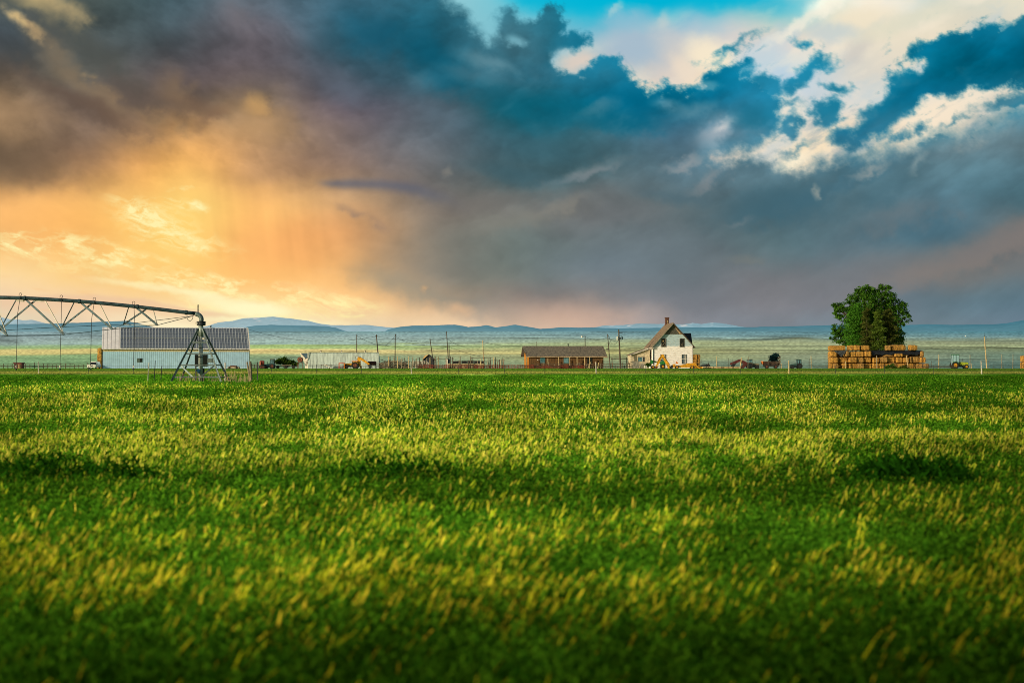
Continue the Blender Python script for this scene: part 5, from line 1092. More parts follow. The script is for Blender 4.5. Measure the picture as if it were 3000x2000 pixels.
# ------------------------------------------------------------------ small sheds
def shed_small():
    Y0 = FARM+8; g = lambda px, py: (gx(px, Y0), gz(py, Y0))
    T = thing('small_shed', 'small dark shed with sunlit tan left roof slope among the corral posts', 'shed', (gx(1255, Y0), Y0, 0))
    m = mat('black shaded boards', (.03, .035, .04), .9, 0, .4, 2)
    ap = g(1254.5, 1039.5); l = g(1240, 1052); r = g(1269, 1052)
    part(T, 'wall', MB().prism([(l[0], 0), (r[0], 0), r, ap, l], Y0, Y0+5), m)
    rl = MB().add([(ap[0], Y0-.3, ap[1]), (l[0]-.3, Y0-.3, l[1]-.25), (gx(1231, Y0), Y0+6, gz(1056, Y0)), (gx(1240, Y0), Y0+6, gz(1040, Y0))], [(0,1,2,3)])
    part(T, 'roof', rl, mat('sunlit tan roof slope', (.42, .27, .10), .9, 0, .3, 2))  # left slope coloured light as if sunlit, right slope kept dark
    part(T, 'roof', MB().prism([(ap[0], ap[1]+.02), (r[0]+.3, r[1]-.25), (r[0]+.3, r[1]-.1), (ap[0], ap[1]+.16)], Y0-.3, Y0+5.3), WOOD_D)
    Y1 = FARM-1
    T = thing('stock_trailer', 'white slatted livestock trailer parked behind the corral posts', 'trailer', (gx(1232, Y1), Y1, 0))
    z0, z1 = gz(1076, Y1), gz(1057, Y1); xa, xb = gx(1209.5, Y1), gx(1256, Y1)
    wm = mat('dull white enamel', (.55, .53, .44), .6, 0, .25, 3, ribs=('X', 1.0, .55, .2))
    part(T, 'body', MB().prism([(xa, z0), (xb, z0), (xb, z1-.5), (xb-.4, z1-.02), (xa+.05, z1-.02)], Y1, Y1+2.2), wm)
    part(T, 'top_rail', MB().box(xa, xb-.35, Y1-.05, Y1-.005, z1-.16, z1-.03), WHITEP)
    for px in (1228, 1237): wheel(T, (gx(px, Y1), Y1-.1, .36), .36, .22, W_GALV)
    T = thing('loading_hut', 'small rusty brown hut at the far left behind the fence', 'hut', (gx(52), FARM-3, 0))
    Y2 = FARM-3
    part(T, 'wall', MB().box(gx(41, Y2), gx(63, Y2), Y2, Y2+2, gz(1080, Y2), gz(1064, Y2)), mat('rusty red sheet', (.15, .06, .045), .9, 0, .4, 3))
    part(T, 'roof', MB().box(gx(39.5, Y2), gx(64, Y2), Y2-.2, Y2+2.2, gz(1064, Y2), gz(1061.5, Y2)), DRED)
    for px in (48.5, 54.5, 59): part(T, 'post', MB().box(gx(px-1, Y2), gx(px+1, Y2), Y2-.1, Y2-.01, 0, gz(1067, Y2)), WOOD_T)
    part(T, 'door', MB().box(gx(43, Y2), gx(46.5, Y2), Y2-.04, Y2-.005, 0.02, gz(1066, Y2)), W_DARK)
shed_small()

# ------------------------------------------------------------------ utility poles and lines
def pole(pt, pb, Y0, label, m=WOOD_D, r=.13, extra=None, name='utility_pole'):
    xb = gx(pb[0], Y0); xt = gx(pt[0], Y0); zt = gz(pt[1], Y0)
    T = thing(name, label, 'utility pole', (xb, Y0, 0), 0, 'poles and wires behind the farmyard')
    part(T, 'shaft', MB().tube([(xb, Y0, 0), (xt, Y0, zt)], r, 8, r*.72), m)
    return T, xt, zt
YP = FARM+14
pole((1045, 980), (1045, 1078), YP, 'slim straight pole standing directly behind the middle of the low metal shed')[0]
T, x, z = pole((1102.5, 980), (1111, 1078), YP, 'thick leaning pole with small crossarm at the right end of the low metal shed', r=.17)
part(T, 'crossarm', MB().box(x-.25, x+.25, YP-.08, YP+.08, z-.4, z-.28), WOOD_D)
T, x, z = pole((1158, 978), (1157, 1078), YP, 'straight pole rising from the first corral posts right of the low shed')
part(T, 'insulator', MB().disc((x+.18, YP, z-.25), .1, .2, 8, axis='z'), W_DARK)
T, x, z = pole((1259.5, 992), (1272, 1079), YP, 'pole leaning left just right of the small dark shed')
part(T, 'crossarm', MB().box(x-.1, x+.3, YP-.06, YP+.06, z-.3, z-.2), WOOD_D)
pole((1308, 970), (1315, 1079), YP, 'tallest dark pole above the corral, leaning slightly left')
pole((1315.5, 1010), (1316.5, 1079), YP+3, 'short grey pole close beside the tallest corral pole', WOOD_G)
pole((1414, 997), (1418, 1079), YP, 'pale tan pole above the low black sheds in the corral', WOOD_T)
pole((1572.5, 1000), (1572.5, 1079), YP, 'thin short pole peeping over the left of the cabin roof', r=.08)
T, x, z = pole((1714, 984), (1715, 1079), YP, 'pole with a white yard lamp on an arm above the cabin roof')
ar = part(T, 'lamp_arm', MB().tube([(x, YP, z-.35), (x-.35, YP, z-.3), (x-.7, YP, z-.15)], .05, 6), W_DARK)
part(T, 'lamp', MB().disc((x-.78, YP, z-.2), .22, .42, 12, axis='z'), WHITEP, ar)
T, x, z = pole((1780, 978), (1788, 1080), YP-16, 'dark leaning pole hung with loops of cable right of the cabin')
part(T, 'cable_loop', MB().tube([(x+.15, YP-16.1, z-.3), (x+.5, YP-16.1, z-1.0), (x+.65, YP-16.1, z-1.8), (x+.4, YP-16.1, z-2.3), (x+.2, YP-16.1, z-2.5)], .05, 6), WIRE)
part(T, 'bracket', MB().box(x-.3, x+.25, YP-16.1, YP-15.9, z-3.6, z-3.45), W_DARK)
T, x, z = pole((1812.5, 965), (1818, 1080), YP-16, 'tall stout pole carrying two transformer cans left of the white house', m=WOOD_D, r=.2)
yy = YP-16
part(T, 'crossarm', MB().box(x, x+.9, yy-.06, yy+.06, z-.82, z-.7).tube([(x+.3, yy, z-.8), (x+.3, yy, z-.55)], .07, 6).tube([(x+.8, yy, z-.8), (x+.85, yy, z-1.0)], .06, 6), W_DARK)
part(T, 'transformer', MB().disc((x-.3, yy-.15, z-2.1), .2, .9, 12, axis='z'), mat('pale grey enamel', (.55, .55, .48), .5, .1, .2, 4))
part(T, 'transformer', MB().disc((x+.75, yy-.15, z-2.05), .26, .72, 12, axis='z').tube([(x+.6, yy-.15, z-1.7), (x+.6, yy-.15, z-1.35)], .04, 6), mat('dark blue-grey enamel', (.05, .10, .13), .5, .1, .2, 4))
part(T, 'transformer_bracket', MB().box(x+.05, x+.5, yy-.2, yy+.05, z-2.3, z-1.9), W_DARK)
T, x, z = pole((2884, 985), (2891, 1079), FARM-1, 'tan leaning pole with a short crossarm right of the green tractor', m=WOOD_T, r=.16)
part(T, 'crossarm', MB().beam((x-.15, FARM-1.2, z+.02), (x+.5, FARM-1.2, z-.1), .12, .12), W_DARK)
part(T, 'aerial', MB().tube([(x+.08, FARM-1, z-.05), (x+.1, FARM-1, z+.8)], .025, 5), W_DARK)
def wire(pts, Y0, label, r=.035):
    """pts: (px,py) knots, drawn as a smooth hanging line"""
    out = []
    for (a, b) in zip(pts[:-1], pts[1:]):
        (x0, y0), (x1, y1) = a[:2], b[:2]; sag = a[2] if len(a) > 2 else 6
        for k in range(10):
            t = k/10; out.append((gx(x0+(x1-x0)*t, Y0), Y0, gz(y0+(y1-y0)*t+4*sag*t*(1-t), Y0)))
    out.append((gx(pts[-1][0], Y0), Y0, gz(pts[-1][1], Y0)))
    loc = out[0]
    return solo('overhead_wire', label, 'overhead wire', MB().tube(out, r, 5), WIRE, loc, 'poles and wires behind the farmyard')
wire([(728, 965, 24), (1102, 985, 9), (1414, 1001, 6), (1530, 1011)], YP+.2, 'long sagging wire from the metal barn across the low shed to the cabin')
wire([(1045, 983, 6), (1130, 1013, 4), (1310, 1016)], YP+.3, 'slack wire sloping down right from the slim pole behind the low shed')
wire([(1130, 1011, 3), (1157, 984, 8), (1245, 1010)], YP+.4, 'wire dipping both sides of the straight pole beside the low shed')
wire([(1262, 995, 4), (1308, 989, 5), (1355, 1013)], YP+.5, 'short wire between the two leaning corral poles')
wire([(1230, 1026, 3), (1313, 1015, 3), (1414, 1045)], YP+.6, 'low wire passing the short grey corral pole')
wire([(1715, 987, 8), (1780, 988, 6), (1812, 995)], YP-15.8, 'wire from the yard lamp pole to the pole with cable loops')
wire([(1790, 1005, 8), (1812, 995, 2)], YP-15.6, 'slack cable hanging between the two poles left of the white house')
wire([(1818, 1016, 3), (1888, 1017)], YP-15.4, 'wire running from the transformer pole to the white house')

# ------------------------------------------------------------------ fences
def fence_near():
    Y0 = 175.0
    T = thing('wire_fence', 'long wire fence of dark and pale posts along the far crop edge', 'fence', (0, Y0, 0))
    for px, pt, pb in ((113, 1059, 1096), (1205, 1059, 1097), (1746, 1060, 1096), (2311, 1056, 1096), (2875, 1057, 1096), (-420, 1059, 1096), (3430, 1058, 1096)):
        a = gx(px, Y0); 
        mb = MB().tube([(a+.04, Y0, -.1), (a+.01, Y0, .6), (a-.03, Y0, gz(pt, Y0))], .085 if px != 2875 else .10, 8, .06)
        part(T, 'wooden_post', mb, mat('pale weathered post', (0.44, 0.41, 0.33), 0.9, 0, 0.35, 4) if px not in (2311,) else WOOD_T)
    if True:
        a = gx(1205, Y0); 
    for px in [259, 390, 540, 660, 795, 927, 1060, 1345, 1478, 1593, 1890, 2030, 2171, 2446, 2592, 2737, 3010, 3150, 3290, -20, -150, -290]:
        a = gx(px+random.uniform(-2, 2), Y0); t = 1070+random.uniform(-3, 2)
        part(T, 'steel_post', MB().tube([(a, Y0, -.1), (a+random.uniform(-.04, .04), Y0, gz(t, Y0))], .028, 5), W_DARK)
    for z in (.35, .65, .95):
        part(T, 'wire', MB().tube([(gx(-420, Y0), Y0-.03, z), (gx(3430, Y0), Y0-.03, z)], .010, 4), WIRE)
fence_near()
def fence_pivot():
    Y0 = 112.0
    T = thing('wire_fence', 'short leaning wire fence with dark posts beside the pivot tower', 'fence', (gx(600, Y0), Y0, -.2))
    b = -.2
    for px, pt in ((435, 1062), (453.5, 1056), (473, 1071)):
        part(T, 'steel_post', MB().tube([(gx(px-2, Y0), Y0, b), (gx(px+1.5, Y0), Y0, gz(pt, Y0))], .032, 5), W_PALE if px == 435 else W_DARK)
    for pb, pt, py, r, m in ((734, 724, 1060, .07, WOOD_G), (737, 733, 1058, .10, WOOD_G), (755, 754.5, 1060, .05, W_DARK), (660, 660, 1062, .05, WHITEP)):
        part(T, 'wooden_post', MB().tube([(gx(pb, Y0), Y0, b), (gx(pt, Y0), Y0, gz(py, Y0))], r, 7), m)
    for z in np.linspace(.05, .95, 6):
        part(T, 'wire', MB().tube([(gx(733, Y0), Y0, z), (gx(756, Y0), Y0, z)], .010, 4), WIRE)
    for z in (.5, .85):
        part(T, 'wire', MB().tube([(gx(435, Y0), Y0, z), (gx(733, Y0), Y0, z+.02)], .008, 4), WIRE)
fence_pivot()
def rail_fence(label, px0, px1, Y0, zs, step, m, mr, htop=1.3, name='rail_fence', jit=.15, r=.09, rr=.07, xx=None):
    T = thing(name, label, 'fence', (gx((px0+px1)/2, Y0), Y0, 0))
    px = px0; 
    while px <= px1+.1:
        h = htop+random.uniform(-jit, jit)*2; a = gx(px, Y0)
        part(T, 'post', MB().tube([(a, Y0, 0), (a+random.uniform(-.05, .05), Y0, h)], r, 6, r*.85), m); px += step
    for z in zs:
        n = max(2, int((px1-px0)/30)); pts = [(gx(px0+(px1-px0)*k/n, Y0), Y0-.12, z+random.uniform(-.05, .05)) for k in range(n+1)]
        part(T, 'rail', MB().tube(pts, rr, 5), mr)
    return T
rail_fence('weathered wooden rail fence left of the white car', 0-120, 278, FARM+1, (.35, .7, 1.05), 13, WOOD_D, WOOD_D, 1.2)
rail_fence('old stacked rail fence between the metal barn and the red tank trailer', 737, 762, FARM+2, (.25, .5, .75, 1.0), 8, WOOD_D, WOOD_D, 1.15)
rail_fence('low thin rail fence in front of the low metal shed', 905, 1110, FARM-1, (.55, 1.0), 11, W_DARK, W_DARK, .8, r=.05, rr=.05)
rail_fence('dark plank fence just right of the low metal shed', 1111, 1140, FARM+2, (.3, .6, .95, 1.3), 9, WOOD_D, WOOD_G, 1.5)
# high corral posts
def corral_posts():
    T = thing('corral_fence', 'row of tall grey corral posts with dark rails between low shed and cabin', 'fence', (gx(1250), FARM-2, 0))
    Y0 = FARM-2
    P_ = [(1138.5,1043),(1143,1044),(1154,1047),(1165,1043),(1177,1048),(1186,1048),(1197,1043),(1209,1046),(1219,1050),(1229,1047),(1240,1048),(1251,1049),(1260,1047),(1274,1043),(1277.5,1044),(1284,1043),(1307,1045),(1319.5,1043),(1326.5,1046),(1345,1055),(1348.5,1043),(1372,1056),(1378,1042.5),(1399,1056),(1409,1050),(1418,1045),(1429,1050),(1446.5,1046),(1451.5,1045.5),(1463,1053),(1467,1054),(1471,1046),(1475,1050),(1433,1060),(1457,1058)]
    for i, (px, py) in enumerate(P_):
        a = gx(px, Y0); m = WOOD_D if i % 4 == 1 or px in (1451.5, 1471, 1326.5) else (WOOD_T if i % 3 == 0 else WOOD_G)
        part(T, 'post', MB().tube([(a, Y0+random.uniform(-.5, .5), 0), (a+random.uniform(-.08, .08), Y0, gz(py, Y0))], .11 if i % 2 else .13, 6, .09), m)
    for z in (.5, 1.0, 1.5):
        part(T, 'rail', MB().tube([(gx(1138, Y0), Y0+.2, z), (gx(1200, Y0), Y0+.2, z+.06), (gx(1275, Y0), Y0+.2, z)], .06, 5), WOOD_D)
corral_posts()
def corral_panels():
    Y0 = FARM-4
    T = thing('steel_corral', 'low run of rusty red pipe corral panels from the shed to the cabin', 'fence', (gx(1450, Y0), Y0, 0))
    px = 1222; i = 0
    while px < 1700:
        L_ = 27 if i % 3 else 20; dy = random.uniform(-.8, .8); m = REDP if i % 2 else RUST
        mb = MB(); x0, x1 = gx(px, Y0), gx(px+L_-1, Y0); h = gz(1069, Y0)+random.uniform(-.05, .08)
        if px > 1560: h -= .1
        for z in np.linspace(.18, h, 5): mb.tube([(x0, Y0+dy, z), (x1, Y0+dy, z)], .05, 5)
        for k in range(4): a = x0+(x1-x0)*k/3; mb.tube([(a, Y0+dy-.02, 0), (a, Y0+dy-.02, h+.05)], .055, 5)
        part(T, 'corral_panel', mb, m); px += L_; i += 1
corral_panels()
def gate_frame(px0, px1, py, Y0, label, tops=None):
    T = thing('gate_frame', label, 'gate frame', (gx((px0+px1)/2, Y0), Y0, 0))
    for px in (px0, px1): part(T, 'post', MB().box(gx(px, Y0)-.09, gx(px, Y0)+.09, Y0-.09, Y0+.09, 0, gz(py, Y0)+(.3 if tops else 0)), WOOD_D)
    part(T, 'lintel', MB().box(gx(px0, Y0)-.3, gx(px1, Y0)+.3, Y0-.14, Y0-.092, gz(py+1.8, Y0), gz(py, Y0)), WOOD_D)
gate_frame(1284, 1326, 1049.5, FARM-.5, 'timber gate frame left of the tall corral poles', 1)
gate_frame(1383, 1436, 1046.5, FARM+4, 'low dark timber frame around the pale tan pole')
gate_frame(1437, 1476, 1054.5, FARM+5, 'dark timber frame at the left of the cabin')
gate_frame(1793, 1836, 1050.5, FARM-1, 'timber gate frame between cabin and white house', 1)
def feeders():
    Y0 = FARM+3
    T = thing('feed_bunk', 'long low tan feed bunk behind the red corral panels', 'feed trough', (gx(1365, Y0), Y0, 0))
    part(T, 'trough', MB().prismx([(Y0, .3), (Y0+1, .3), (Y0+1.2, gz(1065, Y0)), (Y0-.2, gz(1065, Y0))], gx(1310, Y0), gx(1420, Y0)), mat('tan bunk boards', (.42, .36, .2), .9, 0, .3, 1.5))
    part(T, 'side_board', MB().box(gx(1311, Y0), gx(1419, Y0), Y0-.3, Y0-.22, .05, .6), mat('tan bunk boards', (.42, .36, .2)))
    Y0 = FARM+9
    spans = [(1327,1352,1056.5),(1353,1368,1055.5),(1369,1388,1055),(1389,1407,1055.5),(1408,1418,1056.5)]
    for i, (a, b, t) in enumerate(spans):
        T = thing('cattle_shelter', ['first', 'second', 'middle', 'fourth', 'last'][i]+' low black cattle shelter from the left behind the feed bunk', 'shelter', (gx((a+b)/2, Y0), Y0, 0), 0, 'low black shelters in the corral')
        part(T, 'roof', MB().prism([(gx(a, Y0), gz(t+1.4, Y0)), (gx(b, Y0), gz(t+1, Y0)), (gx(b-1, Y0), gz(t-.4, Y0)), (gx(a+1, Y0), gz(t, Y0))], Y0-1.2, Y0+1.2), mat('grey green tin', (.17, .21, .17), .8, 0, .5, 3))
        part(T, 'wall', MB().box(gx(a+.4, Y0), gx(b-.4, Y0), Y0-.8, Y0+1, .4, gz(t+1.6, Y0)), mat('black boards', (.02, .022, .022), .9, 0, .5, 3))
    Y0 = FARM-1.5
    T = thing('loading_chute', 'white slab loading chute under the gate frame in the corral', 'loading chute', (gx(1310, Y0), Y0, 0))
    part(T, 'wall', MB().prism([(gx(1307.5,Y0), 0), (gx(1311.5,Y0), 0), (gx(1312,Y0), gz(1050,Y0)), (gx(1307,Y0), gz(1050,Y0))], Y0, Y0+.2), WHITEP)
    part(T, 'canopy', MB().box(gx(1307,Y0), gx(1323,Y0), Y0-.2, Y0+.6, gz(1051,Y0), gz(1049,Y0)), mat('pale blue sheet', (.4, .5, .52), .5, 0, .2, 3))
    part(T, 'back_panel', MB().box(gx(1312,Y0), gx(1320,Y0), Y0+.25, Y0+.5, gz(1062,Y0), gz(1051.2,Y0)), mat('dark blue board', (.03, .05, .07), .8, 0, .3, 3))
    T = thing('brush_pile', 'heap of grey sticks and poles behind the first corral posts', 'brush pile', (gx(1150), FARM+5, 0))
    mb = MB(); rs = random.Random(4)
    for k in range(130):
        a = rs.uniform(1110, 1195); hmax = 1.9*(1-((a-1150)/50)**2*.7); z = rs.uniform(0, max(.2, hmax)); an = rs.uniform(-.5, .5); L_ = rs.uniform(.6, 1.8)
        x = gx(a, FARM+5); y = FARM+5+rs.uniform(-1.5, 1.5); mb.tube([(x-L_*math.cos(an), y, max(0, z-L_*math.sin(an))), (x+L_*math.cos(an), y+rs.uniform(-.5, .5), max(0.03, z+L_*math.sin(an)))], rs.uniform(.03, .08), 5)
    part(T, 'sticks', mb, WOOD_G)
    # sloping planks and small table before the low shed
    Y0 = FARM-4
    T = thing('plank_ramp', 'tilted pale plank ramp lying before the low metal shed', 'ramp', (gx(962, Y0), Y0, 0))
    part(T, 'plank', MB().beam((gx(949,Y0), Y0, gz(1067,Y0)), (gx(977,Y0), Y0, gz(1081,Y0)), .8, .14), WHITEP)
    part(T, 'support', MB().box(gx(964,Y0), gx(966,Y0), Y0-.3, Y0+.3, 0, gz(1074.5,Y0)), WOOD_D)
    T = thing('work_bench', 'dark low work bench beside the plank ramp', 'bench', (gx(953, Y0), Y0+2, 0))
    part(T, 'bench_top', MB().box(gx(937,Y0), gx(969,Y0), Y0+1.5, Y0+2.5, gz(1069,Y0), gz(1067.6,Y0)), WOOD_D)
    for px in (938.5, 950, 967.5): part(T, 'leg', MB().box(gx(px,Y0)-.06, gx(px,Y0)+.06, Y0+1.6, Y0+1.75, 0, gz(1069,Y0)), WOOD_D)
feeders()
rail_fence('grey plank yard fence right of the cabin', 1690, 1850, FARM-1.2, (.4, .75, 1.1), 7, WOOD_G, WOOD_D, 1.05, jit=.25)
rail_fence('dark rail fence running in front of the cabin', 1560, 1700, FARM-3, (.35, .7, 1.05), 16, WOOD_G, WOOD_D, 1.15, jit=.2)
def picket():
    T = thing('picket_fence', 'tall silvery board fence in front of the lean-to of the white house', 'fence', (gx(1870), FARM-2, 0))
    rs = random.Random(2)
    for k in range(22):
        px = 1851+k*1.85; h = gz(1058 if px < 1872 else 1066)+rs.uniform(-.15, .15)
        if 1871 < px < 1874: continue
        part(T, 'board', MB().box(gx(px), gx(px+1.6), FARM-2, FARM-1.95, 0, h), mat('silver boards', (.23, .22, .18), .9, 0, .4, 3, stretch=(3, 3, .5)))
    part(T, 'rail', MB().box(gx(1850), gx(1893), FARM-1.94, FARM-1.88, .8, .9), WOOD_D)
picket()
def leaning_posts():
    Y0 = FARM-10
    for pb, pt, py, m, lab in ((1749, 1746, 1061, WHITEP, ''), ):
        pass
    T = thing('post_pair', 'two crossed pale timber props leaning in front of the cabin end', 'timber props', (gx(1755, Y0), Y0, 0))
    part(T, 'prop', MB().tube([(gx(1751, Y0), Y0, 0), (gx(1754, Y0), Y0, gz(1062, Y0))], .1, 6), WOOD_T)
    part(T, 'prop', MB().tube([(gx(1722, Y0), Y0+.3, .1), (gx(1732, Y0), Y0+.3, gz(1060, Y0))], .08, 6), WOOD_T)
leaning_posts()
# right-hand yard fence
def right_fence():
    Y0 = FARM-6
    T = thing('yard_fence', 'sparse line of tall thin fence posts with wires right of the white house', 'fence', (gx(2450, Y0), Y0, 0))
    rs = random.Random(8)
    for px, py in ((2054,1052),(2074,1052),(2100,1043),(2103,1058),(2134,1049),(2147,1051),(2174.5,1060),(2192,1044),(2251.5,1052),(2265,1059),(2285.5,1041),(2290,1064),(2371,1050),(2376,1041),(2426,1050),(2702,1048),(2729,1057),(2750.5,1038),(2842,1039),(2845,1064),(2897,1055),(2912,1066),(2935,1038),(2938,1062),(2968,1037),(3020,1040),(3060,1042)):
        a = gx(px, Y0); r = .09 if py < 1045 or px in (2290, 2845) else .05
        part(T, 'post', MB().tube([(a+rs.uniform(-.1, .1), Y0, 0), (a, Y0, gz(py, Y0))], r, 6, r*.8), WOOD_T if px in (2290, 2845, 2750.5, 2100, 2376) else (WOOD_G if r > .06 else WOOD_D))
    T.children[0]
    for z in (.5, .9, 1.3): part(T, 'wire', MB().tube([(gx(2100, Y0), Y0-.1, z), (gx(2430, Y0), Y0-.1, z)], .03, 4), WIRE)
    for z in (.45, .8): part(T, 'rail', MB().tube([(gx(2700, Y0), Y0-.1, z), (gx(2800, Y0), Y0-.1, z)], .09, 5), WOOD_D)
    for z in (.5, .9, 1.3): part(T, 'wire', MB().tube([(gx(2900, Y0), Y0-.1, z), (gx(3060, Y0), Y0-.1, z)], .03, 4), WIRE)
    for z in (.35, .62): part(T, 'rail', MB().tube([(gx(2381, Y0), Y0-.1, z), (gx(2424, Y0), Y0-.1, z)], .05, 5), WOOD_D)
    # leaning thick post by the maroon backhoe
    part(T, 'post', MB().tube([(gx(2166, Y0), Y0-1, 0), (gx(2171, Y0), Y0-1, gz(1047, Y0))], .16, 7, .12), WOOD_T)
right_fence()

# ------------------------------------------------------------------ hay
def haystack():
    s = FARM/F; rs = random.Random(3)
    rows = {
     'bottom': (1080, 1062.5, [(2431,2439),(2439,2456),(2467,2484),(2486,2512),(2512,2532),(2532,2556),(2556,2578),(2578,2604),(2604,2628),(2628,2651),(2651,2678),(2678,2712)]),
     'second': (1062.5, 1045, [(2431,2457),(2459,2484),(2486,2510),(2510,2533),(2533,2555),(2557,2578),(2578,2601),(2601,2624),(2624,2646),(2646,2665),(2665,2694),(2694,2712)]),
     'third': (1045, 1027.5, [(2431,2453),(2474,2487),(2488,2508),(2508,2532),(2532,2553),(2696,2708)]),
     'topmost': (1026.5, 1010, [(2431,2480),(2487,2523),(2523,2550),(2597,2614),(2614,2657),(2665,2689)]),
    }
    rows['third'][2].insert(5, (2590, 2618)); rows['third'][2].insert(6, (2620, 2646)); rows['third'][2].insert(7, (2648, 2663))
    rows['third'][2][:] = sorted(rows['third'][2])
    ords = ['first', 'second', 'third', 'fourth', 'fifth', 'sixth', 'seventh', 'eighth', 'ninth', 'tenth', 'eleventh', 'twelfth']
    k = 0
    for rn, (yb, yt, cols_) in rows.items():
        for i, (a, b) in enumerate(cols_):
            zt = gz(yt)
            low = rn == 'third' and 2560 < a < 2690
            h = (gz(yt)-gz(yb)-.02)*rs.uniform(.88, 1.0)
            if low: h *= .55
            dpt = 2.2; dy = rs.uniform(-.6, .5)+(0.4 if rn == 'topmost' else 0)
            mb = rbox((b-a-.9)*s, dpt, h-.02, .26, seed=k*7)
            o = mb.build('hay_bale', HAY if (k*5) % 7 < 5 else HAY2, None)
            o.location = (gx((a+b)/2), FARM+dpt/2+dy, gz(yb)); o.rotation_euler = (rs.uniform(-.03, .03), rs.uniform(-.035, .035), rs.uniform(-.12, .12))
            tag(o, '%s hay bale from the left in the %s row of the big haystack' % (ords[i], rn), 'hay bale', 'bales of the big haystack under the tree')
            k += 1
    # back mass of the stack, hidden bales behind the front wall
    for i, (a, b) in enumerate(((2440, 2500), (2502, 2555), (2557, 2612), (2614, 2660), (2662, 2704))):
        mb = rbox((b-a)*s, 2.6, gz(1029)-.05, .15, seed=i)
        o = mb.build('hay_bale', HAY2, None); o.location = (gx((a+b)/2), FARM+4.4, 0)
        tag(o, ['far left', 'centre-left', 'middle', 'centre-right', 'far right'][i]+' block of old bales behind the front of the big haystack', 'hay bale', 'bales behind the front of the haystack')
    # tarpaulin
    pts = [(2440,1027),(2475,1027.5),(2530,1026.5),(2560,1027.5),(2600,1026.5),(2650,1027),(2704,1027)]
    V = []; 
    mb = MB(); n = 60
    for j, (yy, dz) in enumerate(((FARM+5.5, 0.05), (FARM+2.4, 0.05), (FARM+1.2, 0.0), (FARM+.25, -.35), (FARM+.1, -.9))):
        for i in range(n):
            px = 2440+(2706-2440)*i/(n-1); base = gz(np.interp(px, [p[0] for p in pts], [p[1] for p in pts]))
            drop = dz
            if j >= 3:
                if 2553 < px < 2700: drop = dz*1.1+.12*math.sin(px*.25)
                else: drop = dz*.12
            if j == 4: drop += .1*math.sin(px*.5)
            if j == 4 and not (2553 < px < 2700): yyy = FARM+.6
            else: yyy = yy
            mb.v.append((gx(px), yyy, base+drop+.03))
    for j in range(4):
        for i in range(n-1): a = j*n+i; mb.f.append((a, a+1, a+n+1, a+n))
    solo('tarpaulin', 'black tarpaulin sheet laid over the haystack and hanging down its front', 'tarpaulin', mb, TARP, (gx(2573), FARM, 0), smooth=True)
    # torn piece at the left
    mb = MB().add([(gx(2438), FARM-.55, gz(1027)), (gx(2478), FARM-.5, gz(1026)), (gx(2474), FARM-.6, gz(1034)), (gx(2463), FARM-.65, gz(1046)), (gx(2452), FARM-.6, gz(1035))], [(0,1,2,3,4)])
    solo('tarpaulin', 'torn grey tarpaulin flap on the left end of the haystack', 'tarpaulin', mb, mat('grey torn tarp', (.05, .055, .06), .5, 0, .6, 4), (gx(2460), FARM-.5, 0))
    for i, px in enumerate((2474, 2565, 2654)):
        o = solo('timber_prop', ['short prop leaning on the left of the haystack', 'thin straight prop against the middle of the haystack', 'slanting tan prop against the right of the haystack'][i], 'prop', MB().tube([(gx(px+(2 if i == 2 else 0)), FARM-1.2, 0), (gx(px-(2 if i == 2 else 0)), FARM-1.0, gz((1058, 1041, 1041)[i]))], .11, 6), (WOOD_T, WOOD_G, WOOD_T)[i], (gx(px), FARM-1.2, 0))
    o = rbox(1.3, 1.3, 1.3, .5, seed=5).build('hay_bale', HAY2, None); o.location = (gx(2711), FARM-.5, 0); tag(o, 'round slumped bale at the right foot of the big haystack', 'hay bale')
    for i in range(2):
        o = rbox(2.4, 2.0, 1.55, .14, seed=90+i).build('hay_bale', HAY, None); o.location = (gx(2998), FARM-2, i*1.56)
        tag(o, ['lower', 'upper'][i]+' of two stacked bales at the right edge of the yard', 'hay bale', 'pair of bales at the right edge')
    for i in range(3):
        for j in range(2):
            o = rbox(.86, 1.8, (gz(1036)-gz(1078))/3-.02, .1, seed=70+i*2+j).build('hay_bale', HAY2 if j else HAY, None); o.location = (gx(2037.5+j*10.4), FARM+1.2+j*.2, i*(gz(1036)-gz(1078))/3)
            tag(o, '%s %s bale of the small stack at the right corner of the white house' % (['bottom', 'middle', 'top'][i], ['left', 'right'][j]), 'hay bale', 'small bale stack beside the white house')
haystack()

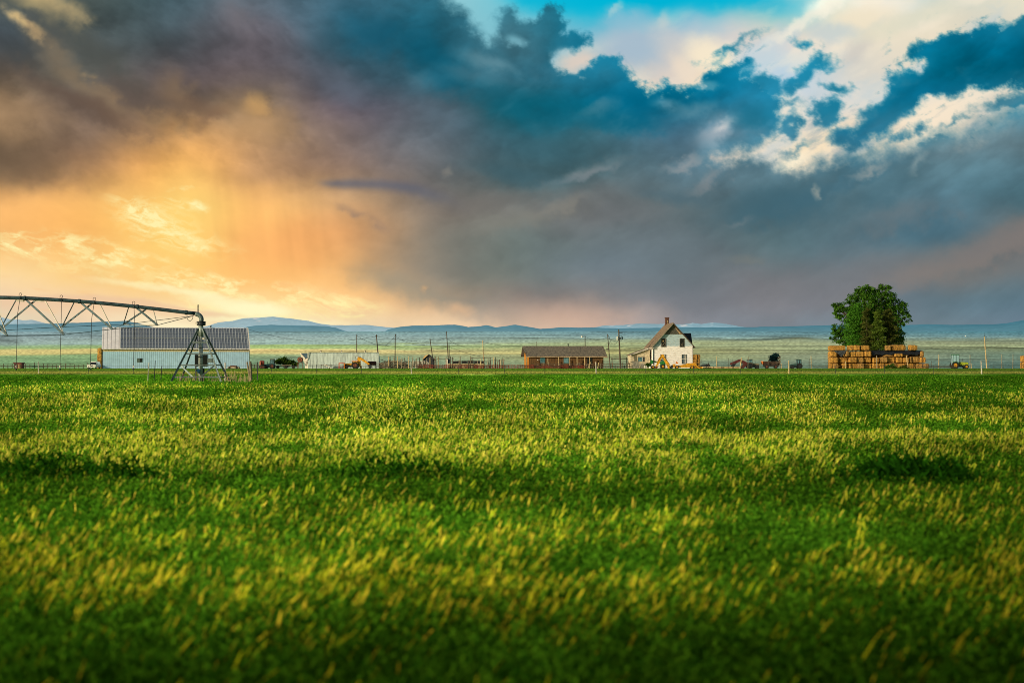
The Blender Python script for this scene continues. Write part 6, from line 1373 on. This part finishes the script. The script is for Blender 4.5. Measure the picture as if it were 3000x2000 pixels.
# ------------------------------------------------------------------ trees
def leaf_cloud(n, lobes, size, cA, cB, seed, shell=.55, droop=0.0, aspect=.6, flat=0):
    """lobes: (x,y,z,rx,ry,rz). Returns quads spread through ragged lobes, in clumps."""
    g = np.random.default_rng(seed)
    L_ = np.array(lobes, float); vol = (L_[:, 3]*L_[:, 4]*L_[:, 5])**(2/3); pr = vol/vol.sum()
    # clump centres
    nc = max(20, n//26); li = g.choice(len(L_), nc, p=pr); d = g.normal(size=(nc, 3)); d /= np.linalg.norm(d, axis=1)[:, None]
    rad = (shell+(1-shell)*g.random(nc)**.6)*(1+.10*g.normal(size=nc))
    C = L_[li, :3]+d*rad[:, None]*L_[li, 3:6]
    ci = g.integers(0, nc, n); rr = np.abs(L_[li[ci], 3:6]).mean(1)*.20+.22
    Pn = C[ci]+g.normal(size=(n, 3))*rr[:, None]*np.array((.62, .62, .42))
    nrm = g.normal(size=(n, 3)); nrm[:, 2] = np.abs(nrm[:, 2])+.3; nrm /= np.linalg.norm(nrm, axis=1)[:, None]
    t = np.cross(nrm, g.normal(size=(n, 3))); t /= np.linalg.norm(t, axis=1)[:, None]; b = np.cross(nrm, t)
    if droop: t[:, 2] -= droop; t /= np.linalg.norm(t, axis=1)[:, None]
    sz = size*(.6+.8*g.random(n)); t = t*sz[:, None]*.5; b = b*(sz*aspect)[:, None]*.5
    V = np.stack([Pn-t, Pn-b*1.0, Pn+t, Pn+b*1.0], 1).reshape(-1, 3)
    clump = g.random(nc); f = np.clip(clump[ci]*.75+.35*g.random(n), 0, 1)[:, None]
    c = cA*(1-f)+cB*f
    return V, np.arange(4*n).reshape(-1, 4), np.repeat(c, 4, 0)
def tree(name, label, px, Y0, lobes_px, n, size, cA, cB, seed, trunk_r, limbs=True, group=None, depth=.8, m='leaves', barkm=None, height_px=None, aspect=.6, shell=.55):
    s = Y0/F; bx = gx(px, Y0); g = random.Random(seed)
    T = thing(name, label, 'tree', (bx, Y0, 0), 0, group)
    lobes = []
    for (lx, ly, r, *rest) in lobes_px:
        ry = rest[0] if rest else r
        lobes.append((gx(lx, Y0)-bx, g.uniform(-.35, .35)*r*s*1.2, gz(ly, Y0), r*s, r*s*depth, ry*s))
    V, Q, C = leaf_cloud(n, lobes, size, np.array(cA), np.array(cB), seed, aspect=aspect, shell=shell)
    cr = mesh_np('crown', V, Q, mat_attr('leaves', 'diffuse', trans=.25), C); cr.parent = T
    mb = MB(); th = min(l[2] for l in lobes)+1
    top = max(l[2] for l in lobes)*.72
    mb.tube([(0, 0, 0), (.1, 0, top*.35), (-.05, .1, top*.7), (.05, 0, top)], trunk_r, 8, trunk_r*.35)
    part(T, 'trunk', mb, barkm or WOOD_D, world=False)
    if limbs:
        lb = MB()
        for l in lobes:
            z0 = max(.8, min(top*.75, l[2]*.45)); lb.tube([(0, 0, z0), (l[0]*.45, l[1]*.45, z0+(l[2]-z0)*.6), (l[0]*.95, l[1]*.9, l[2]+l[5]*.3)], trunk_r*.4, 6, trunk_r*.08)
        part(T, 'limbs', lb, barkm or WOOD_D, world=False)
    return T
YT = FARM+16
big = [(2538,857,22),(2518,868,18),(2560,868,22),(2589,856,20),(2604,872,20),(2500,876,16),(2495,890,13),(2611,894,24),(2638,902,18),(2652,920,12),(2658,934,10),(2640,934,14),(2460,902,15),(2452,912,11),(2455,926,12),(2468,938,10),(2480,905,14),(2546,894,36),(2583,920,40),(2530,925,40),(2565,950,50,40),(2445,982,13),(2452,965,15),(2462,990,18),(2472,972,22),(2480,1000,20),(2618,960,26),(2625,985,24),(2630,1003,18),(2530,990,45,30),(2590,990,45,30),(2612,930,22),(2512,850,9),(2545,843,8),(2582,842,9),(2648,890,9),(2440,900,6),(2432,990,6),(2668,938,5),(2645,949,7)]
_g = random.Random(77)
for _k in range(34):
    _b = big[_g.randrange(17)]; _a = _g.uniform(-.6, 3.8); big.append((_b[0]+(_b[2]+1)*math.cos(_a), _b[1]-(_b[2]+1)*math.sin(_a), _g.uniform(3.5, 7)))
tree('cottonwood_tree', 'huge spreading dark green tree towering behind the haystack', 2556, YT, big, 42000, .40, (.015, .060, .008), (.080, .195, .018), 21, .75, shell=.45)
tree('birch_tree', 'lighter green leafy tree inside the left side of the grove', 2505, YT-6, [(2512,902,14),(2505,920,19),(2498,945,22,26),(2502,975,24,26),(2508,1000,24,22),(2515,930,18),(2520,960,20)], 17000, .34, (.035, .125, .012), (.085, .24, .022), 22, .25)
def conifer(label, px, py_top, hw, Y0, cA, cB, seed, n=9000, name='spruce_tree', bot=1026):
    s = Y0/F; bx = gx(px, Y0); g = np.random.default_rng(seed)
    T = thing(name, label, 'tree', (bx, Y0, 0), 0, 'conifers in front of the grove')
    H = gz(py_top, Y0); W_ = hw*s; zb = .6
    nb = 210; vs = []; cs = []
    t = g.random(nb)**.8; zz = zb+(H-zb)*(1-t*1.0)*(1+.04*g.normal(size=nb)); az = g.random(nb)*2*np.pi; L_ = W_*(t**.5)*(.5+.75*g.random(nb)**1.5)+.25
    per = n//nb
    for i in range(nb):
        u = g.random(per)**.7
        cx = np.cos(az[i])*L_[i]*u; cy = np.sin(az[i])*L_[i]*u; cz = zz[i]-L_[i]*.32*u+L_[i]*.16*u*u
        spread = .16+.22*L_[i]*(1-u*.6)*.5
        Pn = np.stack([cx, cy, cz], -1)+g.normal(size=(per, 3))*np.stack([spread, spread, spread*.55], -1)
        d = np.stack([np.cos(az[i])+g.normal(0, .5, per), np.sin(az[i])+g.normal(0, .5, per), -.45+g.normal(0, .25, per)], -1); d /= np.linalg.norm(d, axis=1)[:, None]
        b = np.cross(d, g.normal(size=(per, 3))); b /= np.linalg.norm(b, axis=1)[:, None]
        sz = (.22+.2*g.random(per)); 
        vs.append(np.stack([Pn-d*sz[:, None]*.5, Pn-b*sz[:, None]*.22, Pn+d*sz[:, None]*.6, Pn+b*sz[:, None]*.22], 1).reshape(-1, 3))
        f = np.clip(g.random()*.7+.4*g.random(per)+.2*(u-.5), 0, 1)[:, None]; cs.append(np.repeat(np.array(cA)*(1-f)+np.array(cB)*f, 4, 0))
    V = np.concatenate(vs); C = np.concatenate(cs)
    cr = mesh_np('crown', V, np.arange(len(V)).reshape(-1, 4), mat_attr('leaves', 'diffuse', trans=.25), C); cr.parent = T
    part(T, 'trunk', MB().tube([(0, 0, 0), (0, 0, H*.96)], .22, 7, .03), WOOD_D, world=False)
conifer('brownish slim spruce, leftmost conifer before the big tree', 2540, 902, 26, YT-9, (.030, .045, .010), (.10, .115, .022), 31)
conifer('yellow-green spruce, middle conifer before the big tree', 2572, 910, 30, YT-10, (.030, .070, .010), (.12, .18, .024), 32, 12000)
conifer('broad dark spruce, rightmost conifer before the big tree', 2603, 905, 46, YT-8, (.022, .036, .010), (.095, .11, .020), 33, 14000)
tree('shrub', 'wide green bush growing between the old tractor and the low shed', 838, FARM+4, [(820,1058,9),(832,1056,9),(846,1060,8),(858,1064,7),(868,1067,5),(812,1060,6),(838,1066,9)], 5200, .3, (.02, .05, .01), (.085, .15, .02), 41, .12)
bpy.data.objects['shrub']['category'] = 'shrub'
t_ = tree('small_tree', 'small blurred teal tree rising behind the feed wagon', 2271, FARM+22, [(2262,1048,8),(2272,1042,8),(2278,1045,6),(2268,1054,8),(2260,1054,6)], 2600, .32, (.012, .05, .055), (.03, .09, .09), 42, .10)
t_ = tree('shrub', 'little green bush at the foot of the picket fence by the house', 1898, FARM-3, [(1896,1070,5),(1901,1068,5),(1904,1073,4)], 1200, .2, (.02, .06, .01), (.07, .15, .02), 43, .05); t_['category'] = 'shrub'
t_ = tree('shrub', 'low green weeds heaped at the foot of the haystack, centre right', 2612, FARM-3, [(2605,1074,6,4),(2614,1071,5),(2622,1076,5,3),(2595,1077,5,3)], 1600, .2, (.03, .08, .01), (.08, .17, .02), 44, .03); t_['category'] = 'shrub'
t_ = tree('shrub', 'low yellow-green weeds at the foot of the haystack, further right', 2645, FARM-5, [(2640,1078,7,4),(2650,1076,6,4),(2632,1080,6,3),(2660,1080,6,3)], 1600, .2, (.04, .07, .01), (.12, .15, .02), 45, .03); t_['category'] = 'shrub'
# small stones / blocks by the fence
for i, (px, w_, h_) in enumerate(((1884, .5, .75), (1895, .45, .6))):
    o = rbox(w_, w_, h_, .08, seed=120+i).build('concrete_block', WHITEP, None); o.location = (gx(px), FARM-7, 0)
    tag(o, ['taller', 'smaller'][i]+' of two pale blocks standing before the picket fence', 'block', 'pale blocks by the picket fence')
# distant white tank on the slope, white dot at the left
for px, py, Y0, lab in ((2829, 984, 5200, 'tiny white tank far off on the right-hand slope'), (879, 1017, 2000, 'tiny white tank on the pasture beyond the low shed')):
    x, z = gx(px, Y0), gz(py, Y0); r = 1.6*Y0/F
    o = MB().disc((0, 0, 0), r, r*1.5, 14, axis='z').build('water_tank', WHITEP, None); o.location = (x, Y0, z); tag(o, lab, 'tank')
# dry weed stalks round the pivot tower
def weeds():
    g = np.random.default_rng(9)
    for i, (a, b, n, lab) in enumerate(((518, 656, 60, 'tall dry weed stalks standing under the pivot tower'), (656, 732, 90, 'tall dry weed stalks right of the pivot tower'))):
        mb = MB()
        for k in range(n):
            px = g.uniform(a, b); Y0 = PY+g.uniform(-3, 3); x = gx(px, Y0); h = g.uniform(.25, .65)*(1.7 if i and g.random() < .15 else 1)
            mb.tube([(x, Y0, -.2), (x+g.normal(0, .05), Y0, -.2+h*.6), (x+g.normal(0.03, .1), Y0, -.2+h*1.3)], .014, 4, .006)
        o = mb.build('dry_weeds', WOOD_T, None); tag(o, lab, 'weeds', kind='stuff')
weeds()
